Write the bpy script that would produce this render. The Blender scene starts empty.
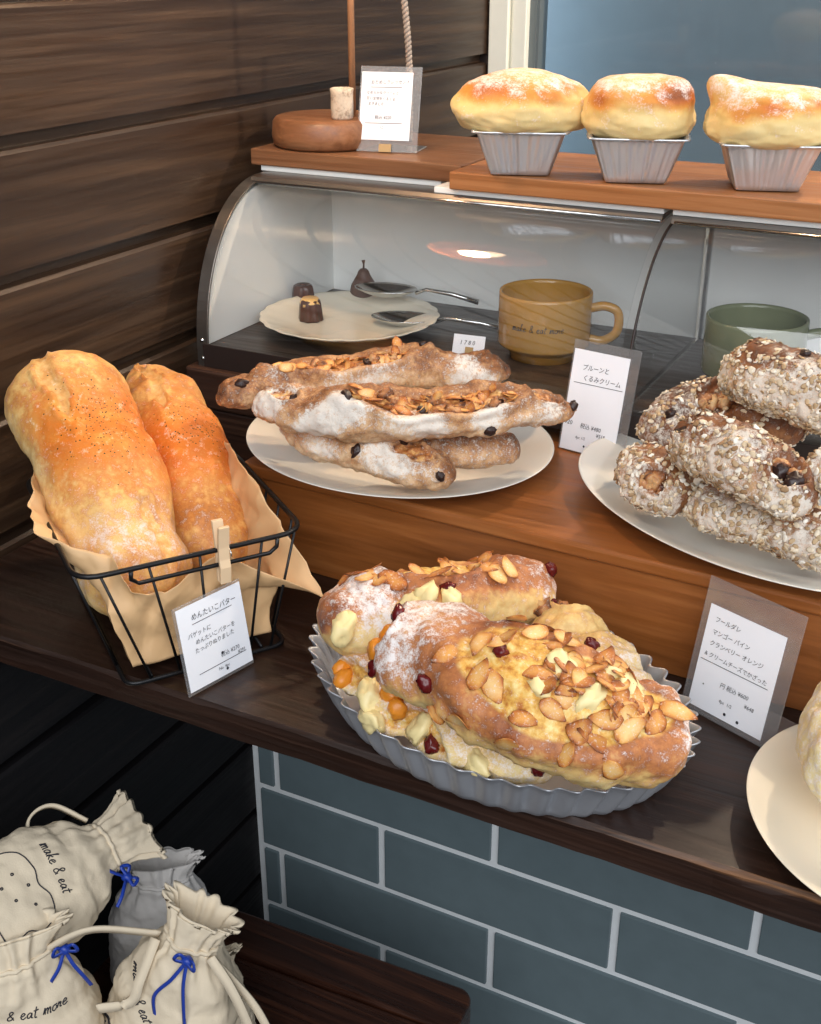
import bpy, bmesh, math, random
import numpy as np
from mathutils import Vector, Matrix, noise as mn
from mathutils.bvhtree import BVHTree

# ------------------------------------------------------------------ camera, world, lights
SC = bpy.context.scene
COL = SC.collection
FPX, CX, CY = 1198.0, 410.5, 512.0
PITCH = math.atan2(562, FPX)
YAW = math.atan2(683.5, math.hypot(562, FPX))
CAM = np.array([0.775, 0.0, 1.5])
cd = bpy.data.cameras.new('camera'); cam = bpy.data.objects.new('camera', cd); COL.objects.link(cam)
cam.location = CAM; cam.rotation_euler = (math.pi/2 - PITCH, 0, YAW)
cd.sensor_fit = 'VERTICAL'; cd.sensor_height = 24.0; cd.lens = 24.0 * FPX / 1024.0
cd.clip_start = 0.01
SC.camera = cam
vs = SC.view_settings
vs.view_transform = 'Standard'; vs.look = 'None'; vs.gamma = 1.0; vs.exposure = 0.0
try: vs.use_curve_mapping = False
except Exception: pass

w = bpy.data.worlds.new('world'); SC.world = w; w.use_nodes = True
wb = w.node_tree.nodes['Background']
wb.inputs[0].default_value = (0.78, 0.88, 1.0, 1); wb.inputs[1].default_value = 0.32

def look(o, target):
    d = Vector(target) - o.location
    o.rotation_euler = d.to_track_quat('-Z', 'Y').to_euler()
def area(name, loc, tgt, sx, sy, watts, col):
    l = bpy.data.lights.new(name, 'AREA'); l.shape = 'RECTANGLE'; l.size = sx; l.size_y = sy
    l.energy = watts; l.color = col
    o = bpy.data.objects.new(name, l); COL.objects.link(o); o.location = loc; look(o, tgt); return o
def point(name, loc, watts, col, r):
    l = bpy.data.lights.new(name, 'POINT'); l.energy = watts; l.color = col; l.shadow_soft_size = r
    o = bpy.data.objects.new(name, l); COL.objects.link(o); o.location = loc; return o
area('shop_window_light', (1.55, -1.5, 2.75), (0.45, 0.85, 1.1), 3.2, 2.2, 104, (0.95, 0.97, 1.0))
area('side_window_light', (2.6, 1.1, 2.2), (0.4, 0.9, 1.1), 1.5, 1.5, 17, (0.95, 0.97, 1.0))
area('slate_gradient_strip', (-0.09, 1.90, 1.5), (0.6, 2.0, 1.45), 0.12, 0.8, 2.6, (0.74, 0.88, 1.0))  # added lamp strip hidden behind the window post, gives the slate its bluish gradient
point('ceiling_bulb', (0.86, 1.60, 2.04), 34, (1.0, 0.80, 0.58), 0.02)
point('pendant_bulb', (0.13, 0.90, 1.655), 5.0, (1.0, 0.70, 0.42), 0.02)

# ------------------------------------------------------------------ pixel of the photo -> point on a real plane
FW = np.array([-math.sin(YAW)*math.cos(PITCH), math.cos(YAW)*math.cos(PITCH), -math.sin(PITCH)])
RT = np.array([math.cos(YAW), math.sin(YAW), 0.0]); UP = np.cross(RT, FW)
def ray(x, y): return FW + RT*(x-CX)/FPX - UP*(y-CY)/FPX
def Z(x, y, z): d = ray(x, y); return Vector(CAM + (z-CAM[2])/d[2]*d)
def Y(x, y, v): d = ray(x, y); return Vector(CAM + (v-CAM[1])/d[1]*d)
def X(x, y, v): d = ray(x, y); return Vector(CAM + (v-CAM[0])/d[0]*d)

# ------------------------------------------------------------------ helpers
def lin(c):
    return tuple(((v/255)/12.92 if v/255 <= 0.04045 else ((v/255+0.055)/1.055)**2.4) for v in c) + (1.0,)
def sstep(a, b, x):
    if a == b: return 0.0 if x < a else 1.0
    t = min(1, max(0, (x-a)/(b-a))); return t*t*(3-2*t)
def fbm(p, oct=4):
    return mn.fractal(p, 0.8, 2.1, oct, noise_basis='PERLIN_ORIGINAL')

def world_loc(o):
    v = Vector(o.location); p = o.parent
    while p: v = v + Vector(p.location); p = p.parent
    return v
def link(name, V, F, m, parent=None, origin=None, smooth=True):
    me = bpy.data.meshes.new(name)
    V = [Vector(v) for v in V]
    if origin is None:
        n = max(1, len(V)); origin = Vector((sum(v.x for v in V)/n, sum(v.y for v in V)/n, min(v.z for v in V)))
    origin = Vector(origin)
    me.from_pydata([v-origin for v in V], [], F); me.update()
    if smooth: me.polygons.foreach_set('use_smooth', [True]*len(me.polygons))
    me.materials.append(m)
    o = bpy.data.objects.new(name, me); COL.objects.link(o)
    if parent: o.parent = parent; o.location = origin - world_loc(parent)
    else: o.location = origin
    return o
def empty(name, loc):
    o = bpy.data.objects.new(name, None); COL.objects.link(o); o.location = loc; o.empty_display_size = 0.02; return o
def tag(o, label, cat, group=None, kind=None):
    o['label'] = label; o['category'] = cat
    if group: o['group'] = group
    if kind: o['kind'] = kind
    return o
def struct(o): o['kind'] = 'structure'; return o
def bevel(o, wd=0.002, seg=2, ang=35):
    m = o.modifiers.new('bevel', 'BEVEL'); m.width = wd; m.segments = seg; m.limit_method = 'ANGLE'; m.angle_limit = math.radians(ang)
    return o

class MB:
    def __init__(s): s.V = []; s.F = []
    def add(s, V, F):
        n = len(s.V); s.V += [Vector(v) for v in V]; s.F += [tuple(i+n for i in f) for f in F]; return s
    def box(s, lo, hi, M=None):
        V = [Vector((x, y, z)) for x in (lo[0], hi[0]) for y in (lo[1], hi[1]) for z in (lo[2], hi[2])]
        if M: V = [M @ v for v in V]
        return s.add(V, [(0,1,3,2),(4,6,7,5),(0,4,5,1),(2,3,7,6),(0,2,6,4),(1,5,7,3)])
    def tube(s, pts, r, seg=8, closed=False, cap=True):
        pts = [Vector(p) for p in pts]; n = len(pts); V = []; F = []
        ref = None
        for i in range(n):
            a = pts[i-1] if (i > 0 or closed) else pts[i]; b = pts[(i+1) % n] if (i < n-1 or closed) else pts[i]
            t = (b-a).normalized()
            if ref is None: ref = t.orthogonal().normalized()
            ref = (ref - t*ref.dot(t))
            if ref.length < 1e-6: ref = t.orthogonal()
            ref.normalize(); c = t.cross(ref)
            rr = r[i] if isinstance(r, (list, tuple)) else r
            for k in range(seg):
                an = 2*math.pi*k/seg; V.append(pts[i] + (ref*math.cos(an)+c*math.sin(an))*rr)
        for i in range(n if closed else n-1):
            for k in range(seg):
                j = (i+1) % n; F.append((i*seg+k, i*seg+(k+1) % seg, j*seg+(k+1) % seg, j*seg+k))
        if cap and not closed:
            F.append(tuple(range(seg))[::-1]); F.append(tuple((n-1)*seg+k for k in range(seg)))
        return s.add(V, F)
    def lathe(s, prof, c, n=64, sx=1.0, sy=1.0, rot=0.0, mod=None):
        V = []; F = []; c = Vector(c); cr, sr = math.cos(rot), math.sin(rot)
        for i, (r, z) in enumerate(prof):
            for k in range(n):
                a = 2*math.pi*k/n; rr, zz = (r, z) if mod is None else mod(a, r, z, i)
                x = rr*math.cos(a)*sx; y = rr*math.sin(a)*sy
                V.append(c + Vector((x*cr-y*sr, x*sr+y*cr, zz)))
        for i in range(len(prof)-1):
            for k in range(n):
                F.append((i*n+k, i*n+(k+1) % n, (i+1)*n+(k+1) % n, (i+1)*n+k))
        if prof[0][0] < 1e-5: pass
        return s.add(V, F)
    def loft(s, rings, cap=True):
        n = len(rings[0]); V = [v for r in rings for v in r]; F = []
        for i in range(len(rings)-1):
            for k in range(n): F.append((i*n+k, i*n+(k+1) % n, (i+1)*n+(k+1) % n, (i+1)*n+k))
        if cap: F.append(tuple(range(n))[::-1]); F.append(tuple((len(rings)-1)*n+k for k in range(n)))
        return s.add(V, F)
    def build(s, name, m, parent=None, origin=None, smooth=True):
        return link(name, s.V, s.F, m, parent, origin, smooth)

def cat_rom(P, n):
    P = [Vector(p) for p in P]
    if len(P) == 2: return [P[0].lerp(P[1], i/(n-1)) for i in range(n)]
    Q = [P[0]*2-P[1]] + P + [P[-1]*2-P[-2]]; out = []
    for i in range(n):
        u = i/(n-1)*(len(P)-1); k = min(int(u), len(P)-2); t = u-k
        a, b, c, d = Q[k:k+4]
        out.append(0.5*((2*b)+(c-a)*t+(2*a-5*b+4*c-d)*t*t+(3*b-a-3*c+d)*t**3))
    return out
def interp(tab, t):
    if t <= tab[0][0]: return tab[0][1:]
    for a, b in zip(tab, tab[1:]):
        if t <= b[0]:
            f = (t-a[0])/(b[0]-a[0]); f = f*f*(3-2*f)
            return tuple(x+(y-x)*f for x, y in zip(a[1:], b[1:]))
    return tab[-1][1:]

# ------------------------------------------------------------------ materials
def new_mat(name):
    m = bpy.data.materials.new(name); m.use_nodes = True; nt = m.node_tree
    return m, nt, nt.nodes['Principled BSDF']
def nd(nt, typ, **kw):
    n = nt.nodes.new(typ)
    for k, v in kw.items():
        if hasattr(n, k) and k not in ('inputs',): setattr(n, k, v)
    return n
def ramp(nt, stops, fac=None):
    n = nt.nodes.new('ShaderNodeValToRGB'); e = n.color_ramp.elements
    while len(e) < len(stops): e.new(0.5)
    for i, (p, c) in enumerate(stops): e[i].position = p; e[i].color = c
    if fac is not None: nt.links.new(fac, n.inputs[0])
    return n
def coords(nt, scale=(1,1,1), kind='Object'):
    tc = nt.nodes.new('ShaderNodeTexCoord'); mp = nt.nodes.new('ShaderNodeMapping'); mp.inputs['Scale'].default_value = scale
    nt.links.new(tc.outputs[kind], mp.inputs[0]); return mp.outputs[0]
def noisetex(nt, vec, scale, detail=4, rough=0.55, dist=0.0):
    n = nt.nodes.new('ShaderNodeTexNoise'); n.inputs['Scale'].default_value = scale; n.inputs['Detail'].default_value = detail
    n.inputs['Roughness'].default_value = rough; n.inputs['Distortion'].default_value = dist
    nt.links.new(vec, n.inputs['Vector']); return n.outputs[0]
def mathn(nt, op, a, b=None, clamp=False):
    n = nt.nodes.new('ShaderNodeMath'); n.operation = op; n.use_clamp = clamp
    for i, v in enumerate((a, b)):
        if v is None: continue
        if isinstance(v, (int, float)): n.inputs[i].default_value = v
        else: nt.links.new(v, n.inputs[i])
    return n.outputs[0]
def maprange(nt, v, a, b, c=0.0, d=1.0, smooth=True):
    n = nt.nodes.new('ShaderNodeMapRange'); n.interpolation_type = 'SMOOTHSTEP' if smooth else 'LINEAR'
    nt.links.new(v, n.inputs[0])
    for i, x in enumerate((a, b, c, d)): n.inputs[i+1].default_value = x
    return n.outputs[0]
def mixc(nt, f, a, b, mode='MIX'):
    n = nt.nodes.new('ShaderNodeMix'); n.data_type = 'RGBA'; n.blend_type = mode
    for s, v in ((0, f), (6, a), (7, b)):
        if isinstance(v, (int, float)): n.inputs[s].default_value = v
        elif isinstance(v, tuple): n.inputs[s].default_value = v
        else: nt.links.new(v, n.inputs[s])
    return n.outputs[2]
def bump(nt, b, h, strength=0.3, dist=0.002):
    n = nt.nodes.new('ShaderNodeBump'); n.inputs['Strength'].default_value = strength; n.inputs['Distance'].default_value = dist
    nt.links.new(h, n.inputs['Height']); nt.links.new(n.outputs[0], b.inputs['Normal'])
def attr(nt, name):
    n = nt.nodes.new('ShaderNodeAttribute'); n.attribute_name = name; return n.outputs['Fac']

def plain(name, rgb, rough=0.5, metal=0.0, spec=0.5, var=0.06, bumps=0.0, bscale=200.0, sss=0.0):
    m, nt, b = new_mat(name); c = lin(rgb)
    v = coords(nt); n = noisetex(nt, v, 30, 4)
    lo = tuple(x*(1-var) for x in c[:3])+(1,); hi = tuple(min(1, x*(1+var)) for x in c[:3])+(1,)
    r = ramp(nt, [(0.3, lo), (0.7, hi)], n); nt.links.new(r.outputs[0], b.inputs['Base Color'])
    b.inputs['Roughness'].default_value = rough; b.inputs['Metallic'].default_value = metal; b.inputs['Specular IOR Level'].default_value = spec
    if bumps: bump(nt, b, noisetex(nt, v, bscale, 3), bumps, 0.001)
    return m
def wood(name, dark, mid, light, axis=0, rough=0.45, scale=1.0, bstr=0.25, island=0.0, wear=None, spec=0.5, knots=False):
    m, nt, b = new_mat(name)
    s = [40*scale]*3; s[axis] = 1.7*scale
    v = coords(nt, tuple(s))
    if island:
        g = nt.nodes.new('ShaderNodeNewGeometry'); ad = nt.nodes.new('ShaderNodeVectorMath'); ad.operation = 'ADD'
        sc = nt.nodes.new('ShaderNodeVectorMath'); sc.operation = 'SCALE'; sc.inputs['Scale'].default_value = 37.0
        cb = nt.nodes.new('ShaderNodeCombineXYZ')
        for i in range(3): nt.links.new(g.outputs['Random Per Island'], cb.inputs[i])
        nt.links.new(cb.outputs[0], sc.inputs[0]); nt.links.new(v, ad.inputs[0]); nt.links.new(sc.outputs[0], ad.inputs[1]); v = ad.outputs[0]
    n1 = noisetex(nt, v, 1.0, 7, 0.66, 0.7)
    s2 = [260*scale]*3; s2[axis] = 7*scale
    n2 = noisetex(nt, coords(nt, tuple(s2)), 1.0, 5, 0.6, 0.3)
    f = mathn(nt, 'ADD', mathn(nt, 'MULTIPLY', n1, 0.62), mathn(nt, 'MULTIPLY', n2, 0.38))
    if knots:
        sk = [13.0]*3; sk[axis] = 1.5
        vo = nt.nodes.new('ShaderNodeTexWave'); vo.wave_type = 'RINGS'; vo.inputs['Scale'].default_value = 1.3; vo.inputs['Distortion'].default_value = 4.0
        vo.inputs['Detail'].default_value = 2.0; vo.inputs['Detail Scale'].default_value = 0.8
        nt.links.new(coords(nt, tuple(sk)), vo.inputs['Vector'])
        f = mathn(nt, 'ADD', mathn(nt, 'MULTIPLY', f, 0.93), mathn(nt, 'MULTIPLY', vo.outputs['Fac'], 0.075))
    r = ramp(nt, [(0.32, lin(dark)), (0.50, lin(mid)), (0.68, lin(light))], f)
    col = r.outputs[0]
    if wear:
        at = attr(nt, 'wear'); nn = noisetex(nt, v, 2.0, 5, 0.7)
        wf = maprange(nt, mathn(nt, 'ADD', at, mathn(nt, 'MULTIPLY', mathn(nt, 'SUBTRACT', nn, 0.5), 0.9)), 0.35, 0.75)
        col = mixc(nt, wf, col, lin(wear))
    nt.links.new(col, b.inputs['Base Color'])
    rr = maprange(nt, n2, 0.3, 0.7, rough-0.08, rough+0.12); nt.links.new(rr, b.inputs['Roughness'])
    b.inputs['Specular IOR Level'].default_value = spec
    bump(nt, b, f, bstr, 0.002)
    return m
def sheet_glass(name, tint=(1,1,1), refl=1.0, rough=0.02, ior=1.45, haze=0.0):
    m, nt, b = new_mat(name); nt.nodes.remove(b)
    out = nt.nodes['Material Output']
    t = nt.nodes.new('ShaderNodeBsdfTransparent'); t.inputs[0].default_value = tint+(1,)
    g = nt.nodes.new('ShaderNodeBsdfGlossy'); g.inputs['Roughness'].default_value = rough
    ge = nt.nodes.new('ShaderNodeNewGeometry'); dp = nt.nodes.new('ShaderNodeVectorMath'); dp.operation = 'DOT_PRODUCT'
    nt.links.new(ge.outputs['Normal'], dp.inputs[0]); nt.links.new(ge.outputs['Incoming'], dp.inputs[1])
    c1 = mathn(nt, 'SUBTRACT', 1.0, mathn(nt, 'ABSOLUTE', dp.outputs['Value']), True)
    f0 = ((ior-1)/(ior+1))**2                              # Schlick, the same from both faces of the sheet
    f = mathn(nt, 'MULTIPLY', mathn(nt, 'ADD', f0, mathn(nt, 'MULTIPLY', mathn(nt, 'POWER', c1, 5.0), 1-f0)), refl, True)
    mx = nt.nodes.new('ShaderNodeMixShader'); nt.links.new(f, mx.inputs[0]); nt.links.new(t.outputs[0], mx.inputs[1]); nt.links.new(g.outputs[0], mx.inputs[2])
    last = mx
    if haze:                                               # scuffed plastic scatters a little light
        df = nt.nodes.new('ShaderNodeBsdfDiffuse'); df.inputs[0].default_value = (.8, .78, .78, 1)
        last = nt.nodes.new('ShaderNodeMixShader'); last.inputs[0].default_value = haze; nt.links.new(mx.outputs[0], last.inputs[1]); nt.links.new(df.outputs[0], last.inputs[2])
    nt.links.new(last.outputs[0], out.inputs[0]); return m
def crust(name, stops, flour=(240,232,222), fill=((60,28,18),(150,90,50),(226,190,130)), k=0.35, fl_scale=900, bstr=0.35, fscale=45, sss=0.0, flamt=0.9, herb=False, orange=None, grain=0.0):
    m, nt, b = new_mat(name)
    v = coords(nt)
    n1 = noisetex(nt, v, fscale, 6, 0.6); n2 = noisetex(nt, v, fl_scale, 3, 0.65); n3 = noisetex(nt, v, fscale*4, 4, 0.6)
    bf = mathn(nt, 'ADD', attr(nt, 'bake'), mathn(nt, 'MULTIPLY', mathn(nt, 'SUBTRACT', mathn(nt, 'ADD', mathn(nt, 'MULTIPLY', n1, 0.65), mathn(nt, 'MULTIPLY', n3, 0.35)), 0.5), k*2), True)
    col = ramp(nt, [(p, lin(c)) for p, c in stops], bf).outputs[0]
    if orange:
        of = maprange(nt, mathn(nt, 'ADD', attr(nt, 'glaze'), mathn(nt, 'MULTIPLY', mathn(nt, 'SUBTRACT', n3, 0.5), 0.8)), 0.25, 0.95)
        oc = ramp(nt, [(0.25, lin(orange[0])), (0.55, lin(orange[1])), (0.8, lin(orange[2]))], n1).outputs[0]
        col = mixc(nt, of, col, oc)
    ff = maprange(nt, attr(nt, 'fill'), 0.35, 0.7)
    fc = ramp(nt, [(0.32, lin(fill[0])), (0.5, lin(fill[1])), (0.68, lin(fill[2]))], noisetex(nt, v, 130, 4, 0.6)).outputs[0]
    col = mixc(nt, ff, col, fc)
    fv = mathn(nt, 'ADD', attr(nt, 'flour'), mathn(nt, 'ADD', mathn(nt, 'MULTIPLY', mathn(nt, 'SUBTRACT', n2, 0.5), 1.6), mathn(nt, 'MULTIPLY', mathn(nt, 'SUBTRACT', n3, 0.5), 2.4)))
    flf = mathn(nt, 'MULTIPLY', maprange(nt, fv, 0.1, 1.05), flamt)
    col = mixc(nt, flf, col, lin(flour))
    if herb:
        hv = nt.nodes.new('ShaderNodeTexVoronoi'); hv.inputs['Scale'].default_value = 420; nt.links.new(v, hv.inputs['Vector'])
        hs = maprange(nt, hv.outputs['Distance'], 0.22, 0.34, 1.0, 0.0)
        cl = nt.nodes.new('ShaderNodeSeparateColor'); nt.links.new(hv.outputs['Color'], cl.inputs[0])
        hm = mathn(nt, 'LESS_THAN', cl.outputs[0], mathn(nt, 'MULTIPLY', attr(nt, 'herb'), 0.9))
        col = mixc(nt, mathn(nt, 'MULTIPLY', hs, hm), col, lin((44, 52, 18)))
    nt.links.new(col, b.inputs['Base Color'])
    b.inputs['Roughness'].default_value = 0.55; b.inputs['Specular IOR Level'].default_value = 0.35
    rg = maprange(nt, flf, 0.0, 1.0, 0.5, 0.95); nt.links.new(rg, b.inputs['Roughness'])
    h = mathn(nt, 'ADD', mathn(nt, 'MULTIPLY', n3, 0.7), mathn(nt, 'MULTIPLY', n2, 0.3))
    bump(nt, b, h, bstr, 0.0022)
    if sss: b.inputs['Subsurface Weight'].default_value = sss; b.inputs['Subsurface Radius'].default_value = (0.006, 0.003, 0.0015); b.inputs['Subsurface Scale'].default_value = 1.0
    return m

M = {}
M['plank_wall_black'] = wood('near_black_plank', (12,11,13), (20,18,20), (32,28,28), 1, 0.55, 0.8, 0.3, island=1.0, spec=0.25)
M['plank_wall'] = wood('stained_plank', (36,24,17), (52,37,26), (78,58,41), 1, 0.36, 0.8, 0.35, island=1.0, knots=True)
M['dark_wood'] = wood('dark_stained_wood', (22,13,9), (40,24,17), (62,39,28), 0, 0.40, 1.0, 0.3, wear=(150,104,66))
M['riser_wood'] = wood('amber_pine', (112,64,28), (144,85,40), (168,106,54), 0, 0.38, 0.7, 0.12)
M['top_wood'] = wood('oiled_pine', (122,74,38), (158,102,58), (184,128,80), 0, 0.42, 1.0, 0.15)
M['top_wood_dark'] = wood('walnut_plank', (82,52,30), (110,72,46), (138,96,64), 0, 0.42, 1.0, 0.15)
M['board_wood'] = wood('round_board_wood', (98,60,36), (128,84,54), (152,106,72), 0, 0.42, 0.9, 0.12)
M['block_wood'] = wood('block_wood', (34,20,14), (56,34,24), (88,58,40), 0, 0.5, 1.0, 0.2)
M['bench_wood'] = wood('bench_wood', (20,10,7), (48,25,16), (92,54,34), 0, 0.32, 1.0, 0.3)
M['floor'] = wood('dark_floor', (20,14,11), (34,24,19), (50,37,29), 0, 0.5, 0.6, 0.2)
M['tile'] = plain('slate_blue_tile', (104,119,124), 0.22, var=0.05, bumps=0.05, bscale=25)
M['grout'] = plain('pale_grout', (228,232,234), 0.85, bumps=0.3)
M['white_panel'] = plain('white_panel', (238,238,234), 0.5, var=0.02)
M['case_floor'] = wood('dark_laminate', (40,33,29), (54,45,40), (68,58,52), 0, 0.35, 0.6, 0.05)
M['frame_white'] = plain('white_frame_paint', (236,234,220), 0.45, var=0.02)
M['slate_panel'] = plain('slate_outside', (98,106,108), 0.35, var=0.03)
M['dark_trim'] = plain('dark_trim', (40,28,24), 0.5)
M['steel_dark'] = plain('brushed_gunmetal', (124,118,112), 0.34, 0.9, var=0.1)
M['steel'] = plain('polished_steel', (200,200,198), 0.16, 1.0, var=0.03)
M['black_wire'] = plain('black_wire', (34,34,36), 0.35, 0.6)
M['pan_metal'] = plain('dull_aluminium', (188,191,197), 0.4, 0.6, var=0.06, bumps=0.05)
M['foil'] = plain('aluminium_foil', (214,218,224), 0.28, 0.7, var=0.03, bumps=0.25, bscale=160)
M['plate'] = plain('white_porcelain', (226,222,212), 0.12, var=0.01)
M['plate_cream'] = plain('cream_porcelain', (226,216,196), 0.14, var=0.01)
M['mug_ochre'] = plain('ochre_glaze', (172,128,62), 0.15, var=0.08)
M['mug_green'] = plain('olive_glaze', (112,116,88), 0.16, var=0.08)
M['coffee'] = plain('dark_inside', (92,66,34), 0.2)
M['choc'] = plain('chocolate', (74,42,30), 0.22, var=0.1)
M['choc_pear'] = plain('cocoa_chocolate', (84,56,44), 0.55, var=0.12, bumps=0.2)
M['caramel'] = plain('caramel', (226,182,110), 0.3)
M['paper'] = plain('kraft_paper', (216,176,128), 0.6, var=0.05, bumps=0.1, bscale=120)
M['card'] = plain('white_card', (238,240,246), 0.7, var=0.01)
M['ink'] = plain('black_ink', (38,38,46), 0.6)
M['ink_grey'] = plain('grey_ink', (96,98,108), 0.6)
M['peg'] = plain('pale_peg_wood', (226,196,158), 0.6, var=0.06)
M['brass'] = plain('tan_clip', (176,146,98), 0.45)
M['copper'] = plain('copper_rod', (172,126,92), 0.42, 0.35)
M['cord'] = plain('grey_twisted_cord', (150,138,128), 0.8, var=0.2)
M['bark'] = crust('birch_bark', [(0.0,(226,214,196)),(0.55,(200,182,160)),(0.75,(120,92,72)),(1.0,(66,48,38))], k=0.7, fscale=90)
M['cloth'] = plain('natural_cotton', (220,205,180), 0.9, var=0.05, bumps=0.3, bscale=700, spec=0.1)
M['cloth_grey'] = plain('grey_white_cotton', (206,202,198), 0.9, var=0.05, bumps=0.3, bscale=700, spec=0.1)
M['ribbon'] = plain('blue_ribbon', (30,62,160), 0.4, var=0.15)
M['acrylic'] = sheet_glass('clear_acrylic', (0.92,0.92,0.92), 2.2, 0.12, 1.5, 0.10)
M['glass'] = sheet_glass('curved_glass', (0.985,0.99,0.99), 1.2, 0.03, 1.5)
M['pane'] = sheet_glass('window_pane', (0.9,0.95,1.0), 1.0, 0.05, 1.5)
M['almond'] = crust('toasted_almond', [(0.0,(234,196,132)),(0.3,(216,156,82)),(0.6,(178,104,46)),(1.0,(116,60,28))], k=0.25, fscale=160, bstr=0.1)
M['cranberry'] = plain('cranberry', (92,16,18), 0.25, var=0.2)
M['raisin'] = plain('dark_raisin', (44,24,20), 0.4, var=0.2, bumps=0.4, bscale=500)
M['apricot'] = plain('orange_apricot', (226,140,40), 0.35, var=0.1)
M['cheese'] = plain('cream_cheese', (240,220,160), 0.4, var=0.05, bumps=0.2, bscale=120)
M['nut'] = crust('walnut', [(0.0,(226,186,132)),(0.5,(172,112,66)),(1.0,(92,52,30))], k=0.5, fscale=150)
m, nt, b = new_mat('oat_flake'); g = nt.nodes.new('ShaderNodeNewGeometry')
r_ = ramp(nt, [(0.0, lin((150,116,80))), (0.35, lin((196,170,134))), (0.7, lin((222,206,180))), (1.0, lin((238,232,220)))], g.outputs['Random Per Island']); nt.links.new(r_.outputs[0], b.inputs['Base Color']); b.inputs['Roughness'].default_value = 0.85; M['oat'] = m
M['herb'] = plain('dried_herb', (50,58,22), 0.8, var=0.3)
M['lamp'] = plain('copper_lamp_shade', (150,84,50), 0.3, 0.9)
m, nt, b = new_mat('lit_bulb'); b.inputs['Emission Color'].default_value = (1.0, 0.72, 0.42, 1); b.inputs['Emission Strength'].default_value = 12; M['bulb'] = m

# ------------------------------------------------------------------ the setting
mb = MB(); mb.box((-0.05, -1.9, -0.03), (2.7, 1.85, 0)); o = struct(mb.build('floor', M['floor'], smooth=False))
# left wall: lapped horizontal boards, a dark rebate above each board
pitch = 0.1127; top = 1.3605; mbs = {True: MB(), False: MB()}
k0 = -10
for k in range(k0, 13):
    zt = top - pitch*k; zb = zt - pitch
    if zt < 0: break
    zb = max(zb, 0.0)
    pr = [(0.0, zb), (0.0, zt-0.016), (-0.003, zt-0.013), (-0.013, zt-0.012), (-0.013, zt), (-0.03, zt), (-0.03, zb)]
    ya, yb = -1.9, 1.77
    V = [Vector((x, y, z)) for y in (ya, yb) for x, z in pr]; n = len(pr)
    F = [tuple(range(n)), tuple(range(n, 2*n))[::-1]] + [(i, i+n, (i+1) % n+n, (i+1) % n) for i in range(n)]
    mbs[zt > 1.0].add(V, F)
for up_, nm, mt in ((True, 'wall_left', 'plank_wall'), (False, 'wall_left_lower', 'plank_wall_black')):     # boards below the shelf get the near-black plank tone
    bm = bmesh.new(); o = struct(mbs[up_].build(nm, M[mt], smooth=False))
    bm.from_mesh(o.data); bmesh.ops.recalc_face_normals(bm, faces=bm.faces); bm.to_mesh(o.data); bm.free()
# back wall with the pale window frame and the slate-blue view behind its pane
mb = MB(); mb.box((-0.05, 1.77, 0), (2.7, 1.83, 1.12)); mb.box((-0.05, 1.77, 2.0), (2.7, 1.83, 2.5)); mb.box((-0.05, 1.775, 1.12), (0.0, 1.83, 2.0))
struct(mb.build('wall_back', M['white_panel'], smooth=False))
mb = MB(); mb.box((-0.028, 1.752, 0.95), (0.003, 1.79, 2.4)); struct(bevel(mb.build('trim_1', M['dark_trim'], smooth=False)))
wroot = struct(empty('window_1', (0.03, 1.77, 1.12)))
mb = MB(); mb.box((0.0035, 1.745, 1.12), (0.034, 1.80, 2.0)); mb.box((0.038, 1.752, 1.12), (0.060, 1.80, 2.0)); mb.box((0.034, 1.757, 1.12), (0.038, 1.80, 2.0))
mb.box((0.06, 1.745, 1.12), (2.0, 1.80, 1.16)); mb.box((0.06, 1.745, 1.95), (2.0, 1.80, 2.0)); mb.box((1.95, 1.745, 1.16), (2.0, 1.80, 1.95))
bevel(mb.build('window_frame', M['frame_white'], wroot, smooth=False), 0.0015)
mb = MB(); mb.box((0.060, 1.765, 1.16), (0.070, 1.80, 1.95)); mb.box((0.070, 1.768, 1.16), (0.074, 1.80, 1.95))
mb.build('sash', M['slate_panel'], wroot, smooth=False)
mb = MB(); mb.box((0.070, 1.784, 1.16), (1.95, 1.788, 1.95)); mb.build('pane', M['pane'], wroot, smooth=False)
mb = MB(); mb.box((-0.3, 2.0, 0.6), (3.2, 2.04, 2.6)); o = mb.build('wall_outside', M['slate_panel'], smooth=False); struct(o)
# tiled counter front under the shelf
TY = 1.05
ta = Y(382, 827, TY); tc = Y(382.5, 888, TY); tb = Y(617, 911.6, TY)
tw = tb.x - ta.x; th = 0.1005
troot = struct(empty('wall_tiled', (0.6, TY, 0)))
mb = MB(); mb.box((0.0, TY, 0), (1.6, TY+0.06, 0.974)); mb.build('grout_bed', M['grout'], troot, smooth=False)
mb = MB(); g = 0.0048
zg1 = Y(382, 825.5, TY).z
for r in range(-2, 9):
    z1 = zg1 - th*r; z0 = z1 - th
    if z1 <= 0.01 or z0 > 0.97: continue
    z0 = max(z0, 0.0); z1 = min(z1, 0.972)
    off = ta.x if r % 2 == 0 else ta.x + tw/2
    k = -4
    while off + k*tw < 1.6:
        xa = max(off+k*tw, 0.006); xb = min(off+(k+1)*tw, 1.6)
        if xb - xa > 0.02: mb.box((xa+g, TY-0.004, z0+g), (xb-g, TY+0.002, z1-g))
        k += 1
bevel(mb.build('tiles', M['tile'], troot, smooth=False), 0.0015, 2)

# ------------------------------------------------------------------ shelf, riser, blocks, bench
def board(name, lo, hi, m, label, cat, rot=0.0, pivot=None, group=None, bev=0.002, cuts=0, parent=None):
    mb = MB(); mb.box(lo, hi); o = mb.build(name, m, parent, smooth=False)
    bevel(o, bev)
    if label: tag(o, label, cat, group)
    return o
SHZ = 1.0
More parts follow.
